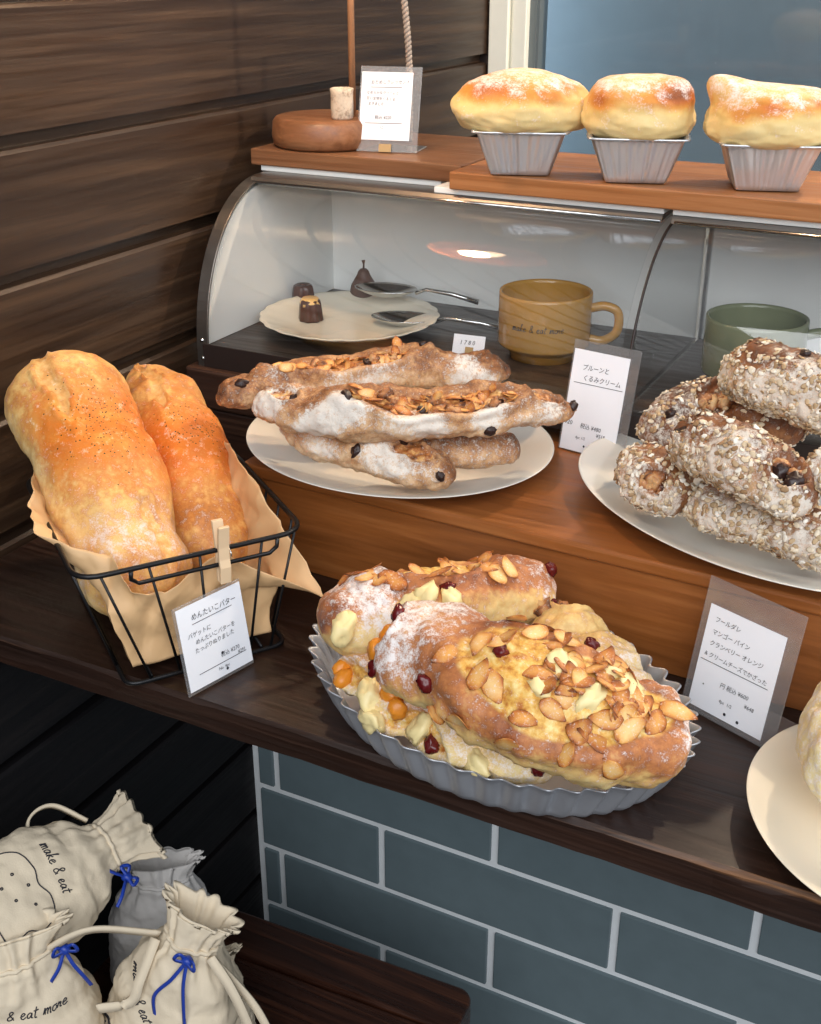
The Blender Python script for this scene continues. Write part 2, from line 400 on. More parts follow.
# shelf board with a worn, slightly uneven front edge
nx, prof = 90, [(0.0, -0.024), (0.0, -0.007), (0.0, -0.0025), (0.003, 0.0), (0.007, 0.0), (0.12, 0.0), (0.25, 0.0), (0.62, 0.0), (0.62, -0.024)]
V = []; wear = []
for i in range(nx):
    x = 1.55*i/(nx-1)
    for j, (dy, dz) in enumerate(prof):
        e = 0.0016*fbm(Vector((x*14, j*0.7, 3.1))) if j < 4 else 0
        V.append(Vector((x, 0.585+dy+e, SHZ+dz+(e if j in (1, 2) else 0)))); wear.append((0.06, 0.14, 0.62, 0.62, 0.10)[j]*(0.4+0.6*sstep(0.35, 0.9, x)) if j < 5 else 0.0)
F = []; n = len(prof)
for i in range(nx-1):
    for j in range(n): F.append((i*n+j, i*n+(j+1) % n, (i+1)*n+(j+1) % n, (i+1)*n+j))
F += [tuple(range(n))[::-1], tuple((nx-1)*n+j for j in range(n))]
shelf = link('display_shelf', V, F, M['dark_wood'], smooth=False)
at = shelf.data.attributes.new('wear', 'FLOAT', 'POINT'); at.data.foreach_set('value', wear)
bm = bmesh.new(); bm.from_mesh(shelf.data); bmesh.ops.recalc_face_normals(bm, faces=bm.faces); bm.to_mesh(shelf.data); bm.free()
tag(shelf, 'dark stained wooden shelf board with worn front edge above the blue tiles', 'shelf')

# riser: a long amber wood step, its right end slightly nearer
RA = Vector((0.2, 0.795, 0)); rang = math.radians(-2.6)
def riser_pt(u, v, z): return Vector((RA.x+u*math.cos(rang)-v*math.sin(rang), RA.y+u*math.sin(rang)+v*math.cos(rang), z))
RZ = 1.093
rroot = tag(empty('wooden_riser', riser_pt(0.6, 0.15, SHZ)), 'long amber brown wooden step carrying the two bread plates', 'riser')
mb = MB(); Mr = Matrix.Translation(RA) @ Matrix.Rotation(rang, 4, 'Z')
mb.box((0.0, 0.002, SHZ), (1.3, 0.016, RZ-0.012), Mr); bevel(mb.build('front_board', M['riser_wood'], rroot, smooth=False), 0.001)
mb = MB(); mb.box((-0.003, -0.002, RZ-0.012), (1.3, 0.26, RZ), Mr); bevel(mb.build('top_board', M['riser_wood'], rroot, smooth=False), 0.003, 3)
mb = MB(); mb.box((0.0, 0.016, SHZ), (0.014, 0.26, RZ-0.012), Mr); mb.build('side_board', M['riser_wood'], rroot, smooth=False)
mb = MB(); mb.box((0.001, 0.245, SHZ), (1.3, 0.26, RZ-0.012), Mr); mb.build('back_board', M['riser_wood'], rroot, smooth=False)

board('wood_block', (0.014, 0.958, 1.062), (0.098, 1.02, 1.106), M['block_wood'], 'dark brown wood block right under the left corner of the display case', 'block', bev=0.003)
board('wood_block', (0.010, 0.962, 1.0005), (0.106, 1.03, 1.0615), M['block_wood'], 'lower dark wood block standing on the shelf beneath the upper block', 'block', bev=0.003)

BZ = 0.50
broot = tag(empty('wooden_bench', (0.2, 0.7, 0)), 'dark reddish brown wooden bench with rounded corner below the tiled counter', 'bench')
def rrect(x0, x1, y0, y1, r, n=8):
    P = []
    for cx, cy, a0 in ((x1-r, y1-r, 0), (x0+r, y1-r, 90), (x0+r, y0+r, 180), (x1-r, y0+r, 270)):
        for k in range(n+1):
            a = math.radians(a0+90*k/n); P.append((cx+r*math.cos(a), cy+r*math.sin(a)))
    return P
def slab(P, z0, z1): 
    n = len(P); V = [Vector((x, y, z0)) for x, y in P]+[Vector((x, y, z1)) for x, y in P]
    return V, [tuple(range(n))[::-1], tuple(range(n, 2*n))]+[(i, (i+1) % n, (i+1) % n+n, i+n) for i in range(n)]
bx1 = Z(470, 1003, BZ).x
Mb = Matrix.Translation((0, 0.838, 0)) @ Matrix.Rotation(math.radians(3.0), 4, 'Z') @ Matrix.Translation((0, -0.838, 0))
for y0, y1, nm in ((0.783, 0.840, 'seat_board'), (0.34, 0.781, 'seat_board')):
    V, F = slab(rrect(0.02, bx1, y0, y1, 0.018), BZ-0.035, BZ-(0.0 if y0 > 0.7 else 0.003))
    o = link(nm, [Mb @ v for v in V], F, M['bench_wood'], broot, smooth=False); bevel(o, 0.003)
for x in (0.06, bx1-0.06):
    for y in (0.39, 0.80):
        mb = MB(); mb.box((x-0.02, y-0.02, 0), (x+0.02, y+0.02, BZ-0.035), Mb); bevel(mb.build('leg', M['bench_wood'], broot, smooth=False), 0.003)

# ------------------------------------------------------------------ display cases with curved glass
AC, AA, AB = (1.095, 1.125), 0.125, 0.155
CB = 1.235                                              # back of the cases
def arc(k, off=0.0, t0=0.0, t1=90.0, n=26):
    a = math.radians(t0+(t1-t0)*k/(n-1)); return (AC[0]-(AA+off)*math.cos(a), AC[1]+(AB+off)*math.sin(a))
def case_outline(off=0.0, back=CB): return [(back, 1.122), (AC[0]-AA-off, 1.122)] + [arc(k, off) for k in range(26)] + [(back, AC[1]+AB+off)]
def prism(P, x0, x1):
    n = len(P); V = [Vector((x0, y, z)) for y, z in P]+[Vector((x1, y, z)) for y, z in P]
    return V, [tuple(range(n)), tuple(range(n, 2*n))[::-1]]+[(i, i+n, (i+1) % n+n, (i+1) % n) for i in range(n)]
def make_case(x0, x1, label, left_panel):
    r = tag(empty('display_case', ((x0+x1)/2, 1.10, 1.106)), label, 'display case', 'curved glass display cases')
    mb = MB(); mb.box((x0, AC[0]-AA-0.003, 1.106), (x1, CB, 1.128)); bevel(mb.build('base', M['case_floor'], r, smooth=False), 0.001)
    mb = MB(); mb.box((x0, CB-0.006, 1.128), (x1, CB, AC[1]+AB)); mb.build('back_panel', M['white_panel'], r, smooth=False)
    if left_panel == 'white':
        V, F = prism([(CB-0.006, 1.1285)]+[(AC[0]-AA+0.003, 1.1285)]+[arc(k, -0.004, 4) for k in range(26)]+[(CB-0.006, AC[1]+AB-0.004)], x0, x0+0.006)
        link('side_panel', V, F, M['white_panel'], r, smooth=False)
        # riveted steel band bent round the end
        o_ = [arc(k, 0.004) for k in range(26)]+[(CB-0.06, AC[1]+AB+0.004)]; i_ = [arc(k, -0.017) for k in range(26)]+[(CB-0.06, AC[1]+AB-0.017)]
        o_ = [(AC[0]-AA-0.004, 1.103)]+o_; i_ = [(AC[0]-AA+0.017, 1.103)]+i_
        rings = [[Vector((x0-0.004, a[0], a[1])), Vector((x0+0.010, a[0], a[1])), Vector((x0+0.010, a[0]+(b[0]-a[0])*0.12, a[1]+(b[1]-a[1])*0.12)), Vector((x0-0.0005, a[0]+(b[0]-a[0])*0.12, a[1]+(b[1]-a[1])*0.12)), Vector((x0-0.0005, b[0], b[1])), Vector((x0-0.004, b[0], b[1]))] for a, b in zip(o_, i_)]
        mb = MB(); mb.loft(rings); o = mb.build('steel_band', M['steel_dark'], r, smooth=False); bevel(o, 0.0006)
        for z, y in ((1.115, AC[0]-AA+0.004), (1.134, AC[0]-AA+0.004)):
            mb = MB(); mb.lathe([(0.0001, 0.0022), (0.0018, 0.0018), (0.0026, 0.0)], (0, 0, 0), 12)
            mb.V = [Vector((x0+0.003+v.x*0, y, z))+Vector((v.x, -v.z-0.004-0.0035, v.y)) for v in mb.V]; mb.build('rivet', M['steel'], r)
    else:
        V, F = prism([(CB-0.006, 1.1285)]+[(AC[0]-AA+0.003, 1.1285)]+[arc(k, -0.004, 4) for k in range(26)]+[(CB-0.006, AC[1]+AB-0.004)], x0, x0+0.003)
        link('side_panel', V, F, M['glass'], r, smooth=False)
        mb = MB(); mb.tube([Vector((x0+0.0015, y, z)) for y, z in [arc(k, -0.002) for k in range(3, 26)]], 0.0014, 6); mb.build('edge_strip', M['dark_trim'], r)
        mb = MB(); mb.box((x0, CB-0.010, 1.1285), (x0+0.005, CB-0.0062, AC[1]+AB-0.006)); mb.build('corner_strip', M['acrylic'], r, smooth=False)
    # curved pane, one sheet with thickness
    P0 = [arc(k, 0.0) for k in range(26)]+[(1.13, AC[1]+AB)]; P1 = [arc(k, -0.002) for k in range(26)]+[(1.13, AC[1]+AB-0.002)]
    xa = x0+(0.010 if left_panel == 'white' else 0.004)
    mb = MB(); xb = x1-0.002; nP = len(P0)
    def strip(A, B, flip=False):                           # separate faces, so the pane's edges stay crisp
        n = len(A); f = [(i, i+1, n+i+1, n+i) for i in range(n-1)]
        mb.add(A+B, [q[::-1] for q in f] if flip else f)
    L = lambda P, x: [Vector((x, y, z)) for y, z in P]
    strip(L(P0, xa), L(P0, xb), True); strip(L(P1, xa), L(P1, xb)); strip(L(P0, xa), L(P1, xa)); strip(L(P0, xb), L(P1, xb), True)
    for k in (0, nP-1): strip([L(P0, xa)[k], L(P0, xb)[k]], [L(P1, xa)[k], L(P1, xb)[k]], k > 0)
    mb.build('curved_pane', M['glass'], r)
    # rails
    mb = MB(); mb.box((x0+0.004, AC[0]-AA-0.005, 1.106), (x1-0.001, AC[0]-AA-0.0032, 1.131)); bevel(mb.build('front_rail', M['dark_trim'], r, smooth=False), 0.0005)
    y0, z0 = arc(21.5, 0.002)
    mb = MB(); V, F = prism([(y0, z0), (y0+0.004, z0+0.006), (1.09, AC[1]+AB+0.0045), (CB, AC[1]+AB+0.0045), (CB, AC[1]+AB+0.001), (1.09, AC[1]+AB+0.001), (y0+0.006, z0+0.001)], x0+0.003, x1-0.002)
    link('top_rail', V, F, M['steel_dark'], r, smooth=False)
    mb = MB(); mb.tube([Vector((x0+0.006, y0+0.001, z0+0.001)), Vector((x1-0.003, y0+0.001, z0+0.001))], 0.0016, 8); mb.build('rail_lip', M['steel'], r)
    return r
CX1 = 0.030; CJ = Y(667, 212, 1.07).x
make_case(CX1, CJ-0.002, 'display case with white end panel and steel band, holding chocolates and ochre mug', 'white')
make_case(CJ+0.002, CJ+0.46, 'right display case with clear side pane, holding the olive green mug', 'clear')
# worn white strips on the case tops, then the planks
TZ = AC[1]+AB+0.0045
board('white_strip', (0.022, 1.106, TZ), (0.238, 1.22, TZ+0.006), M['white_panel'], 'plain white spacer strip between the steel rail and dark left plank', 'strip', bev=0.0008)
board('white_strip', (0.246, 1.074, TZ), (CJ-0.004, 1.20, TZ+0.006), M['white_panel'], 'white spacer strip under the lighter plank, left of the case joint', 'strip', bev=0.0008)
board('white_strip', (CJ+0.004, 1.074, TZ), (CJ+0.45, 1.20, TZ+0.006), M['white_panel'], 'scuffed white spacer strip under the lighter plank, right of the joint', 'strip', bev=0.0008)
PZ = TZ+0.006; PT = PZ+0.017
board('wood_plank', (0.012, 1.102, PZ), (0.262, 1.29, PT), M['top_wood_dark'], 'darker brown plank on the case top carrying the round wooden board', 'plank', bev=0.0015)
o = board('wood_plank', (0.0, 0.0, 0.0), (0.80, 0.165, PT-PZ), M['top_wood'], 'lighter orange plank on the case tops carrying three foil cups', 'plank', bev=0.0015)
o.location = Vector((0.266, 1.066, PZ))+Vector((0.4, 0.0825, 0)); 

# ------------------------------------------------------------------ bread and topping builders
random.seed(7)
SURF = {}
def attach(o, **arr):
    for k, v in arr.items():
        a = o.data.attributes.new(k, 'FLOAT', 'POINT'); a.data.foreach_set('value', v)
def bread(name, spine, rad, m, parent=None, nu=150, nv=72, amp=0.003, sc=38.0, amp2=0.0012, ends=(0.10, 0.10), slits=(), flat=0.75, up=(0,0,1), bake=None, flour=None, glaze=None, herb=None, lobes=(), twist=0.0, seed=0.0, epow=0.5):
    """sweep: spine points, rad = [(t, half width, half height)], opened along slits = [(t0, t1, angle deg, half width rad, depth, lip)]"""
    ts = [0.5-0.5*math.cos(math.pi*i/(nu-1)) for i in range(nu)]
    ts = [0.55*a+0.45*(i/(nu-1)) for i, a in enumerate(ts)]
    C = cat_rom(spine, 401); up = Vector(up)
    P = []; NN = []; bk = []; fl = []; gl = []; hb = []; fi = []
    sd = Vector((seed*3.17, seed*1.31, seed*7.7))
    for t in ts:
        i = min(399, int(t*400)); f = t*400-i; c = C[i].lerp(C[i+1], f)
        tg = (C[min(400, i+2)]-C[max(0, i-1)]).normalized()
        S = tg.cross(up).normalized(); N = S.cross(tg).normalized()
        rw, rh = interp(rad, t)
        e = 1.0
        if t < ends[0]: e = max(0.0, 1-(1-t/ends[0])**2)**epow
        if 1-t < ends[1]: e = min(e, max(0.0, 1-(1-(1-t)/ends[1])**2)**epow)
        e = max(e, 0.015)
        for lt, lw, ld in lobes: e *= 1-ld*math.exp(-((t-lt)/lw)**2)
        rp = []; rn = []
        for k in range(nv):
            a = 2*math.pi*k/nv; ca, sa = math.cos(a+twist*t), math.sin(a+twist*t)
            hh = rh*(flat if sa < 0 else 1.0)
            p = c+S*(ca*rw*e)+N*(sa*hh*e); n = (S*(ca*hh)+N*(sa*rw)).normalized()
            d = amp*fbm(p*sc+sd, 3)+amp2*mn.noise(p*sc*4.3+sd)
            fm = 0.0
            for (s0, s1, a0, hw, dep, lip) in slits:
                tm = (s0+s1)/2; hl = (s1-s0)/2
                da = math.atan2(math.sin(a-math.radians(a0)), math.cos(a-math.radians(a0)))+0.25*mn.noise(Vector((t*9, seed, s0*5)))
                q = math.sqrt(((t-tm)/hl)**2+(da/hw)**2)
                mk = 1-sstep(0.72, 1.0, q); d -= dep*mk; d += lip*math.exp(-((q-1.08)/0.14)**2); fm = max(fm, mk)
            rp.append(p+n*(d*min(1, e*1.6))); rn.append(n); fi.append(fm)
            args = (t, sa, p+sd, n)
            bk.append(bake(*args) if bake else 0.5); fl.append(flour(*args)*(1-0.75*fm) if flour else 0.0)
            gl.append(glaze(t, math.degrees(a), p+sd, n) if glaze else 0.0); hb.append(herb(t, math.degrees(a), p, n) if herb else 0.0)
        P.append(rp); NN.append(rn)
    V = [v for r in P for v in r]; F = []
    for i in range(nu-1):
        for k in range(nv): F.append((i*nv+k, (i+1)*nv+k, (i+1)*nv+(k+1) % nv, i*nv+(k+1) % nv))
    F.append(tuple(range(nv))); F.append(tuple((nu-1)*nv+k for k in range(nv))[::-1])
    o = link(name, V, F, m, parent)
    attach(o, bake=bk, flour=fl, fill=fi)
    if glaze: attach(o, glaze=gl)
    if herb: attach(o, herb=hb)
    SURF[o.name] = (P, NN, ts, nv)
    return o
def surf(o, t, adeg):
    P, NN, ts, nv = SURF[o.name]; i = min(range(len(ts)), key=lambda j: abs(ts[j]-t)); k = int(round(adeg/360*nv)) % nv
    i = min(max(i, 1), len(ts)-2)
    n = (P[i+1][k]-P[i-1][k]).cross(P[i][(k+1) % nv]-P[i][k-1]).normalized()
    if n.dot(NN[i][k]) < 0: n = -n
    return P[i][k], n
# shared little meshes
def blob_mesh(name, m, sx, sy, sz, seed, amp=0.25, seg=14, bend=0.0, point=0.0):
    V = []; F = []; nr = seg//2+2
    for i in range(nr):
        th = math.pi*i/(nr-1)
        for k in range(seg):
            ph = 2*math.pi*k/seg; d = Vector((math.sin(th)*math.cos(ph), math.sin(th)*math.sin(ph), math.cos(th)))
            r = 1+amp*mn.noise(d*1.7+Vector((seed, seed*2.3, 0)))
            x, y, z = d*r
            y *= 1-point*sstep(-0.2, 1.0, x)
            V.append(Vector((x*sx, y*sy, z*sz+bend*(x*x)*sx)))
    for i in range(nr-1):
        for k in range(seg): F.append((i*seg+k, (i+1)*seg+k, (i+1)*seg+(k+1) % seg, i*seg+(k+1) % seg))
    me = bpy.data.meshes.new(name); me.from_pydata(V, [], F); me.update(); me.polygons.foreach_set('use_smooth', [True]*len(me.polygons)); me.materials.append(m)
    bk = [min(1, max(0, 0.95*max(abs(v.x)/sx, abs(v.y)/max(sy, 1e-6))**3*0.75+0.52*((seed*13) % 1))) for v in V]
    a = me.attributes.new('bake', 'FLOAT', 'POINT'); a.data.foreach_set('value', bk)
    return me
ALM = [blob_mesh('almond_slice', M['almond'], 0.0105, 0.0066, 0.0008, s*1.37+0.2, 0.18, 18, b, 0.45) for s, b in ((1, 0.12), (2, -0.1), (3, 0.2), (4, 0.05), (5, -0.16))]
NUT = [blob_mesh('walnut_piece', M['nut'], 0.0075, 0.0055, 0.005, s*2.1, 0.75, 18) for s in range(4)]
RAI = [blob_mesh('raisin', M['raisin'], 0.0050, 0.0036, 0.003, s*1.7+9, 0.5, 16) for s in range(3)]
CRA = [blob_mesh('cranberry', M['cranberry'], 0.006, 0.0048, 0.0042, s*1.9+4, 0.4, 16) for s in range(2)]
APR = [blob_mesh('apricot_cube', M['apricot'], 0.0085, 0.0065, 0.006, s*1.3+3, 0.3, 16) for s in range(2)]
CHE = [blob_mesh('cream_cheese', M['cheese'], 0.011, 0.008, 0.006, s*1.6+2, 0.5, 18) for s in range(3)]
def stick(o, meshes, t, a, lift=0.0, tilt=0.35, size=1.0, spin=None, name=None):
    p, n = surf(o, t, a)
    me = random.choice(meshes)
    q = n.to_track_quat('Z', 'Y').to_matrix() @ Matrix.Rotation(random.uniform(0, 6.28) if spin is None else spin, 3, 'Z') @ Matrix.Rotation(random.uniform(-tilt, tilt), 3, 'X') @ Matrix.Rotation(random.uniform(-tilt, tilt), 3, 'Y')
    c = bpy.data.objects.new(name or me.name.split('.')[0], me); COL.objects.link(c); c.parent = o
    c.location = p+n*lift-world_loc(o); c.rotation_mode = 'QUATERNION'; c.rotation_quaternion = q.to_quaternion()
    s = size*random.uniform(0.85, 1.15); c.scale = (s, s, s)
    return c
def oats(o, n, where, size=0.0042, name='oat_flakes', m=None):
    mb = MB(); got = 0
    for _ in range(n*3):
        if got >= n: break
        t = random.uniform(0.02, 0.98); a = random.uniform(0, 360)
        if random.random() > where(t, a): continue
        p, nn = surf(o, t, a); got += 1
        q = nn.to_track_quat('Z', 'Y').to_matrix() @ Matrix.Rotation(random.uniform(0, 6.28), 3, 'Z') @ Matrix.Rotation(random.uniform(-0.45, 0.45), 3, 'X') @ Matrix.Rotation(random.uniform(-0.45, 0.45), 3, 'Y')
        s = size*random.uniform(0.6, 1.2); hgt = s*0.10
        V = []
        for zz, sc in ((-hgt, 0.7), (0, 1.0), (hgt, 0.65)):
            for k in range(7):
                an = 2*math.pi*k/7; V.append(p+nn*0.0006+q @ Vector((math.cos(an)*s*0.62*sc, math.sin(an)*s*0.45*sc, zz+0.1*s*math.cos(2*an))))
        F = [(i*7+k, i*7+(k+1) % 7, (i+1)*7+(k+1) % 7, (i+1)*7+k) for i in range(2) for k in range(7)]+[tuple(range(7))[::-1], tuple(14+k for k in range(7))]
        mb.add(V, F)
    c = mb.build(name, m or M['oat'], o); c['kind'] = 'stuff'; return c

# crusts
M['mentai'] = crust('golden_loaf_crust', [(0.0,(236,204,146)),(0.3,(224,176,106)),(0.6,(196,126,62)),(1.0,(136,76,36))], k=0.85, bstr=0.4, fscale=42, fill=((204,142,78),(218,164,96),(230,186,122)), orange=((190,92,28),(216,122,40),(236,180,92)), herb=True, flamt=0.7)
M['rustic'] = crust('floury_nut_crust', [(0.0,(226,200,164)),(0.35,(196,152,108)),(0.62,(146,96,60)),(1.0,(64,36,24))], k=0.85, fill=((64,34,22),(168,104,54),(232,186,116)), bstr=0.6, fscale=80, flour=(230,224,214))
M['oaty'] = crust('oat_loaf_crust', [(0.0,(200,164,122)),(0.35,(164,114,72)),(0.65,(122,74,44)),(1.0,(64,36,24))], k=0.7, fill=((58,30,22),(128,72,42),(190,130,80)), bstr=0.5, fscale=55, flour=(226,218,206))
M['fruit'] = crust('fruit_bread_crust', [(0.0,(240,222,164)),(0.35,(224,184,116)),(0.62,(186,120,72)),(0.85,(142,82,50)),(1.0,(98,54,34))], k=0.6, fill=((176,104,40),(222,172,84),(238,214,146)), bstr=0.35, fscale=50, flour=(244,238,234))
M['brioche'] = crust('brioche_crust', [(0.0,(230,209,154)),(0.28,(224,190,120)),(0.5,(208,142,66)),(0.75,(178,98,44)),(1.0,(116,58,28))], k=0.34, bstr=0.2, fscale=24, flour=(244,232,226), fl_scale=600, flamt=0.85)

# ------------------------------------------------------------------ three brioche in foil cups on the plank
def foil_cup(c, yaw, label):
    w0, w1, h = 0.0275, 0.0415, 0.041
    rings = []; n = 44
    def ring(w, z, crinkle):
        R = []
        for side in range(4):
            for k in range(n):
                s = -1+2*k/n
                x, y = {0: (s, -1), 1: (1, s), 2: (-s, 1), 3: (-1, -s)}[side]
                f = 1.0
                r = math.hypot(x, y); x2, y2 = x*(1-0.06*(r > 1.25)*(r-1.25)*4), y*(1-0.06*(r > 1.25)*(r-1.25)*4)
                cr = crinkle*mn.noise(Vector((s*11+side*7, z*9, c.x*50)))*(1-abs(s)**4)+crinkle*0.7*mn.noise(Vector((s*34+side*3, z*16, 4)))
                nx, ny = {0: (0, -1), 1: (1, 0), 2: (0, 1), 3: (-1, 0)}[side]
                v = Vector((x2*w*1.0+nx*cr, y2*w+ny*cr, z)); R.append(v)
        return R
    levels = [(w0*0.2, 0.0006, 0), (w0*0.9, 0.0004, 0), (w0, 0.001, 0.0004)]+[(w0+(w1-w0)*j/9, 0.001+h*j/9, 0.0024) for j in range(1, 9)]+[(w1, h, 0.0006), (w1+0.0035, h+0.0005, 0.0008), (w1+0.0036, h-0.001, 0.0008)]
    Mx = Matrix.Translation(c) @ Matrix.Rotation(yaw, 4, 'Z')
    rings = [[Mx @ v for v in ring(*l)] for l in levels]
    mb = MB(); mb.loft(rings, cap=False); n4 = len(rings[0]); mb.F.append(tuple(range(n4)))
    o = mb.build('foil_cup', M['foil'], None, Mx @ Vector((0, 0, 0)))
    sd = o.modifiers.new('gauge', 'SOLIDIFY'); sd.thickness = 0.0004
    return tag(o, label, 'foil cup', 'foil cups under the brioche')
def brioche(c, rx, ry, h, yaw, lumps, seed, label, browns):
    """dome spilling over its cup; lumps = [(angle deg, elevation deg, size, height)]"""
    V = []; bk = []; fl = []; nr, nsg = 60, 110
    dirs = [(Vector((math.cos(math.radians(a))*math.cos(math.radians(e)), math.sin(math.radians(a))*math.cos(math.radians(e)), math.sin(math.radians(e)))), s, hh) for a, e, s, hh in lumps]
    bdirs = [(Vector((math.cos(math.radians(a))*math.cos(math.radians(e)), math.sin(math.radians(a))*math.cos(math.radians(e)), math.sin(math.radians(e)))), s, hh) for a, e, s, hh in browns]
    Mx = Matrix.Translation(c) @ Matrix.Rotation(yaw, 4, 'Z')
    for i in range(nr):
        th = math.pi*(i/(nr-1))
        for k in range(nsg):
            ph = 2*math.pi*k/nsg; d = Vector((math.sin(th)*math.cos(ph), math.sin(th)*math.sin(ph), math.cos(th)))
            r = 1.0+0.055*fbm(d*1.6+Vector((seed, 0, 0)), 3)
            for q, s, hh in dirs: r += hh*math.exp(-((d-q).length/s)**2)
            pf = max(1e-4, math.sin(th))**-0.28 if math.sin(th) > 0.02 else 1.0; pf = min(pf, 1.8)
            x, y, z = d.x*rx*r*pf*.97, d.y*ry*r*pf*.97, d.z*r
            z = z*h*0.60 if z > 0 else z*h*0.44
            sq = max(0.0, -d.z)            # tuck the underside into the cup
            lim = 0.037
            if sq > 0.48:
                f = sstep(0.48, 0.93, sq); x = x*(1-f)+max(-lim, min(lim, x))*f*0.8; y = y*(1-f)+max(-lim, min(lim, y))*f*0.8
            V.append(Mx @ Vector((x, y, z+h*0.45)))
            b = 0.10+0.30*sstep(0.12, 0.62, d.z)
            for q, s, hh in bdirs: b += hh*math.exp(-((d-q).length/s)**2)
            bk.append(b); fl.append(0.95*sstep(0.42, 0.85, d.z+0.25*mn.noise(d*3.1+Vector((seed, 5, 0))))*0.62)
    F = []
    for i in range(nr-1):
        for k in range(nsg): F.append((i*nsg+k, (i+1)*nsg+k, (i+1)*nsg+(k+1) % nsg, i*nsg+(k+1) % nsg))
    o = link('brioche', V, F, M['brioche']); attach(o, bake=bk, flour=fl, fill=[0.0]*len(bk))
    return tag(o, label, 'bread', 'brioche on the top plank')
PTZ = PT+0.0004
cupyaw = math.radians(19)
cups = [((519, 176), 'leftmost foil cup, standing in front of the white window frame'), ((635, 184), 'middle foil cup on the orange plank, between the two others'), ((767, 192), 'rightmost foil cup on the orange plank, near the photo edge')]
bri = [
 (0.0645, 0.056, 0.058, [(200, 10, 0.5, 0.12), (20, 20, 0.5, 0.06), (100, 60, 0.6, 0.05)], 1.0, 'leftmost brioche with broad smooth dome, in front of the white window frame', [(235, 42, 0.42, 0.42), (300, 30, 0.35, 0.22), (170, 55, 0.4, 0.2), (330, 45, 0.3, 0.25)]),
 (0.052, 0.054, 0.058, [(215, 45, 0.5, 0.14), (330, 50, 0.45, 0.16), (100, 40, 0.6, 0.10)], 5.0, 'middle brioche with two sugared humps, between the other two', [(318, 38, 0.36, 0.62), (225, 25, 0.3, 0.40), (285, 32, 0.3, 0.12)]),
 (0.060, 0.056, 0.054, [(178, 58, 0.30, 0.44), (15, 50, 0.6, 0.10), (270, 40, 0.3, -0.04)], 9.0, 'rightmost brioche with a pointed hump at its left', [(235, 18, 0.26, 0.32), (262, 36, 0.28, 0.30), (310, 40, 0.2, 0.3), (345, 45, 0.3, 0.3)]),
]
for ((px, py), lab), (rx, ry, h, lm, sd, bl, br) in zip(cups, bri):
    b = Z(px, py, PTZ); fwd = Vector((-math.sin(cupyaw), math.cos(cupyaw), 0)); c = b+fwd*0.0275; c.z = PTZ
    foil_cup(c, cupyaw, lab)
    brioche(c+Vector((0, 0, 0.0290)), rx, ry, h, cupyaw, lm, sd, bl, br)

# ------------------------------------------------------------------ plates
def plate(c, ra, rb, rot, h, m, label, group=None, rimw=0.3, foot=0.55):
    """shallow coupe plate with a rolled rim, foot ring below; c = centre at the foot"""
    prof = [(0.0004, 0.0035), (0.45, 0.0038), (foot+0.03, 0.0045), (0.75, h*0.45), (0.90, h*0.82), (0.975, h*0.985), (0.995, h), (1.0, h*0.975), (0.992, h*0.93), (0.9, h*0.70), (0.75, h*0.32), (foot+0.03, 0.0012), (foot, 0.0), (foot-0.03, 0.0008), (0.3, 0.0014), (0.0004, 0.0014)]
    mb = MB(); mb.lathe([(r, z) for r, z in prof], c, 96, ra, rb, rot)
    o = mb.build('plate', m, None, c); s = o.modifiers.new('smooth', 'SUBSURF'); s.levels = 1; s.render_levels = 1
    return tag(o, label, 'plate', group)
RZ0 = RZ+0.0004
plate(Vector((0.312, 0.873, RZ0)), 0.1416, 0.1258, math.radians(-10), 0.017, M['plate'], 'round white plate under the long nut breads on the wooden step', 'white serving plates')
plate(Vector((0.622, 0.874, RZ0)), 0.166, 0.108, math.radians(-31), 0.019, M['plate'], 'oval white plate under the oat-crusted breads on the wooden step', 'white serving plates')
plate(Vector((0.777, 0.657, SHZ+0.0004)), 0.1075, 0.0945, math.radians(-61.7), 0.020, M['plate_cream'], 'round cream plate on the shelf at the right photo edge', 'white serving plates')

R4 = lambda *v: list(v)
# ------------------------------------------------------------------ four long nut breads on the left plate
def fl_side(a, b, amt=0.9):
    return lambda t, sa, p, n: amt*sstep(a, b, -n.y*0.6+0.10*n.z+0.8*mn.noise(p*30)-0.05)
bk_r = lambda t, sa, p, n: 0.30+0.28*sstep(-0.2, 0.9, sa)+0.25*(abs(t-0.5)*2)**4
GR1 = 'nut breads on the left plate'
b3 = bread('nut_bread', [Z(283, 425, 1.138), Z(335, 445, 1.133), Z(400, 463, 1.128), Z(455, 478, 1.124)], [(0, .015, .014), (.3, .019, .018), (.7, .023, .020), (1, .017, .016)], M['rustic'], ends=(.1, .12), slits=[(.62, .9, 70, .5, .005, .002)], bake=lambda *a: bk_r(*a)-0.1, flour=fl_side(.25, .8), seed=1.1, amp=.0035, amp2=.0016)
tag(b3, 'floury nut bread lying lowest in front, its tip over the plate rim', 'bread', GR1)
b4 = bread('nut_bread', [Z(395, 452, 1.130), Z(450, 452, 1.128), Z(520, 450, 1.126)], [(0, .014, .013), (.5, .018, .016), (1, .014, .014)], M['rustic'], bake=lambda *a: bk_r(*a)+0.05, flour=lambda t, sa, p, n: 0.25, seed=2.3, amp=.003)
tag(b4, 'brown nut bread lying lowest at the right, mostly under the top loaf', 'bread', GR1)
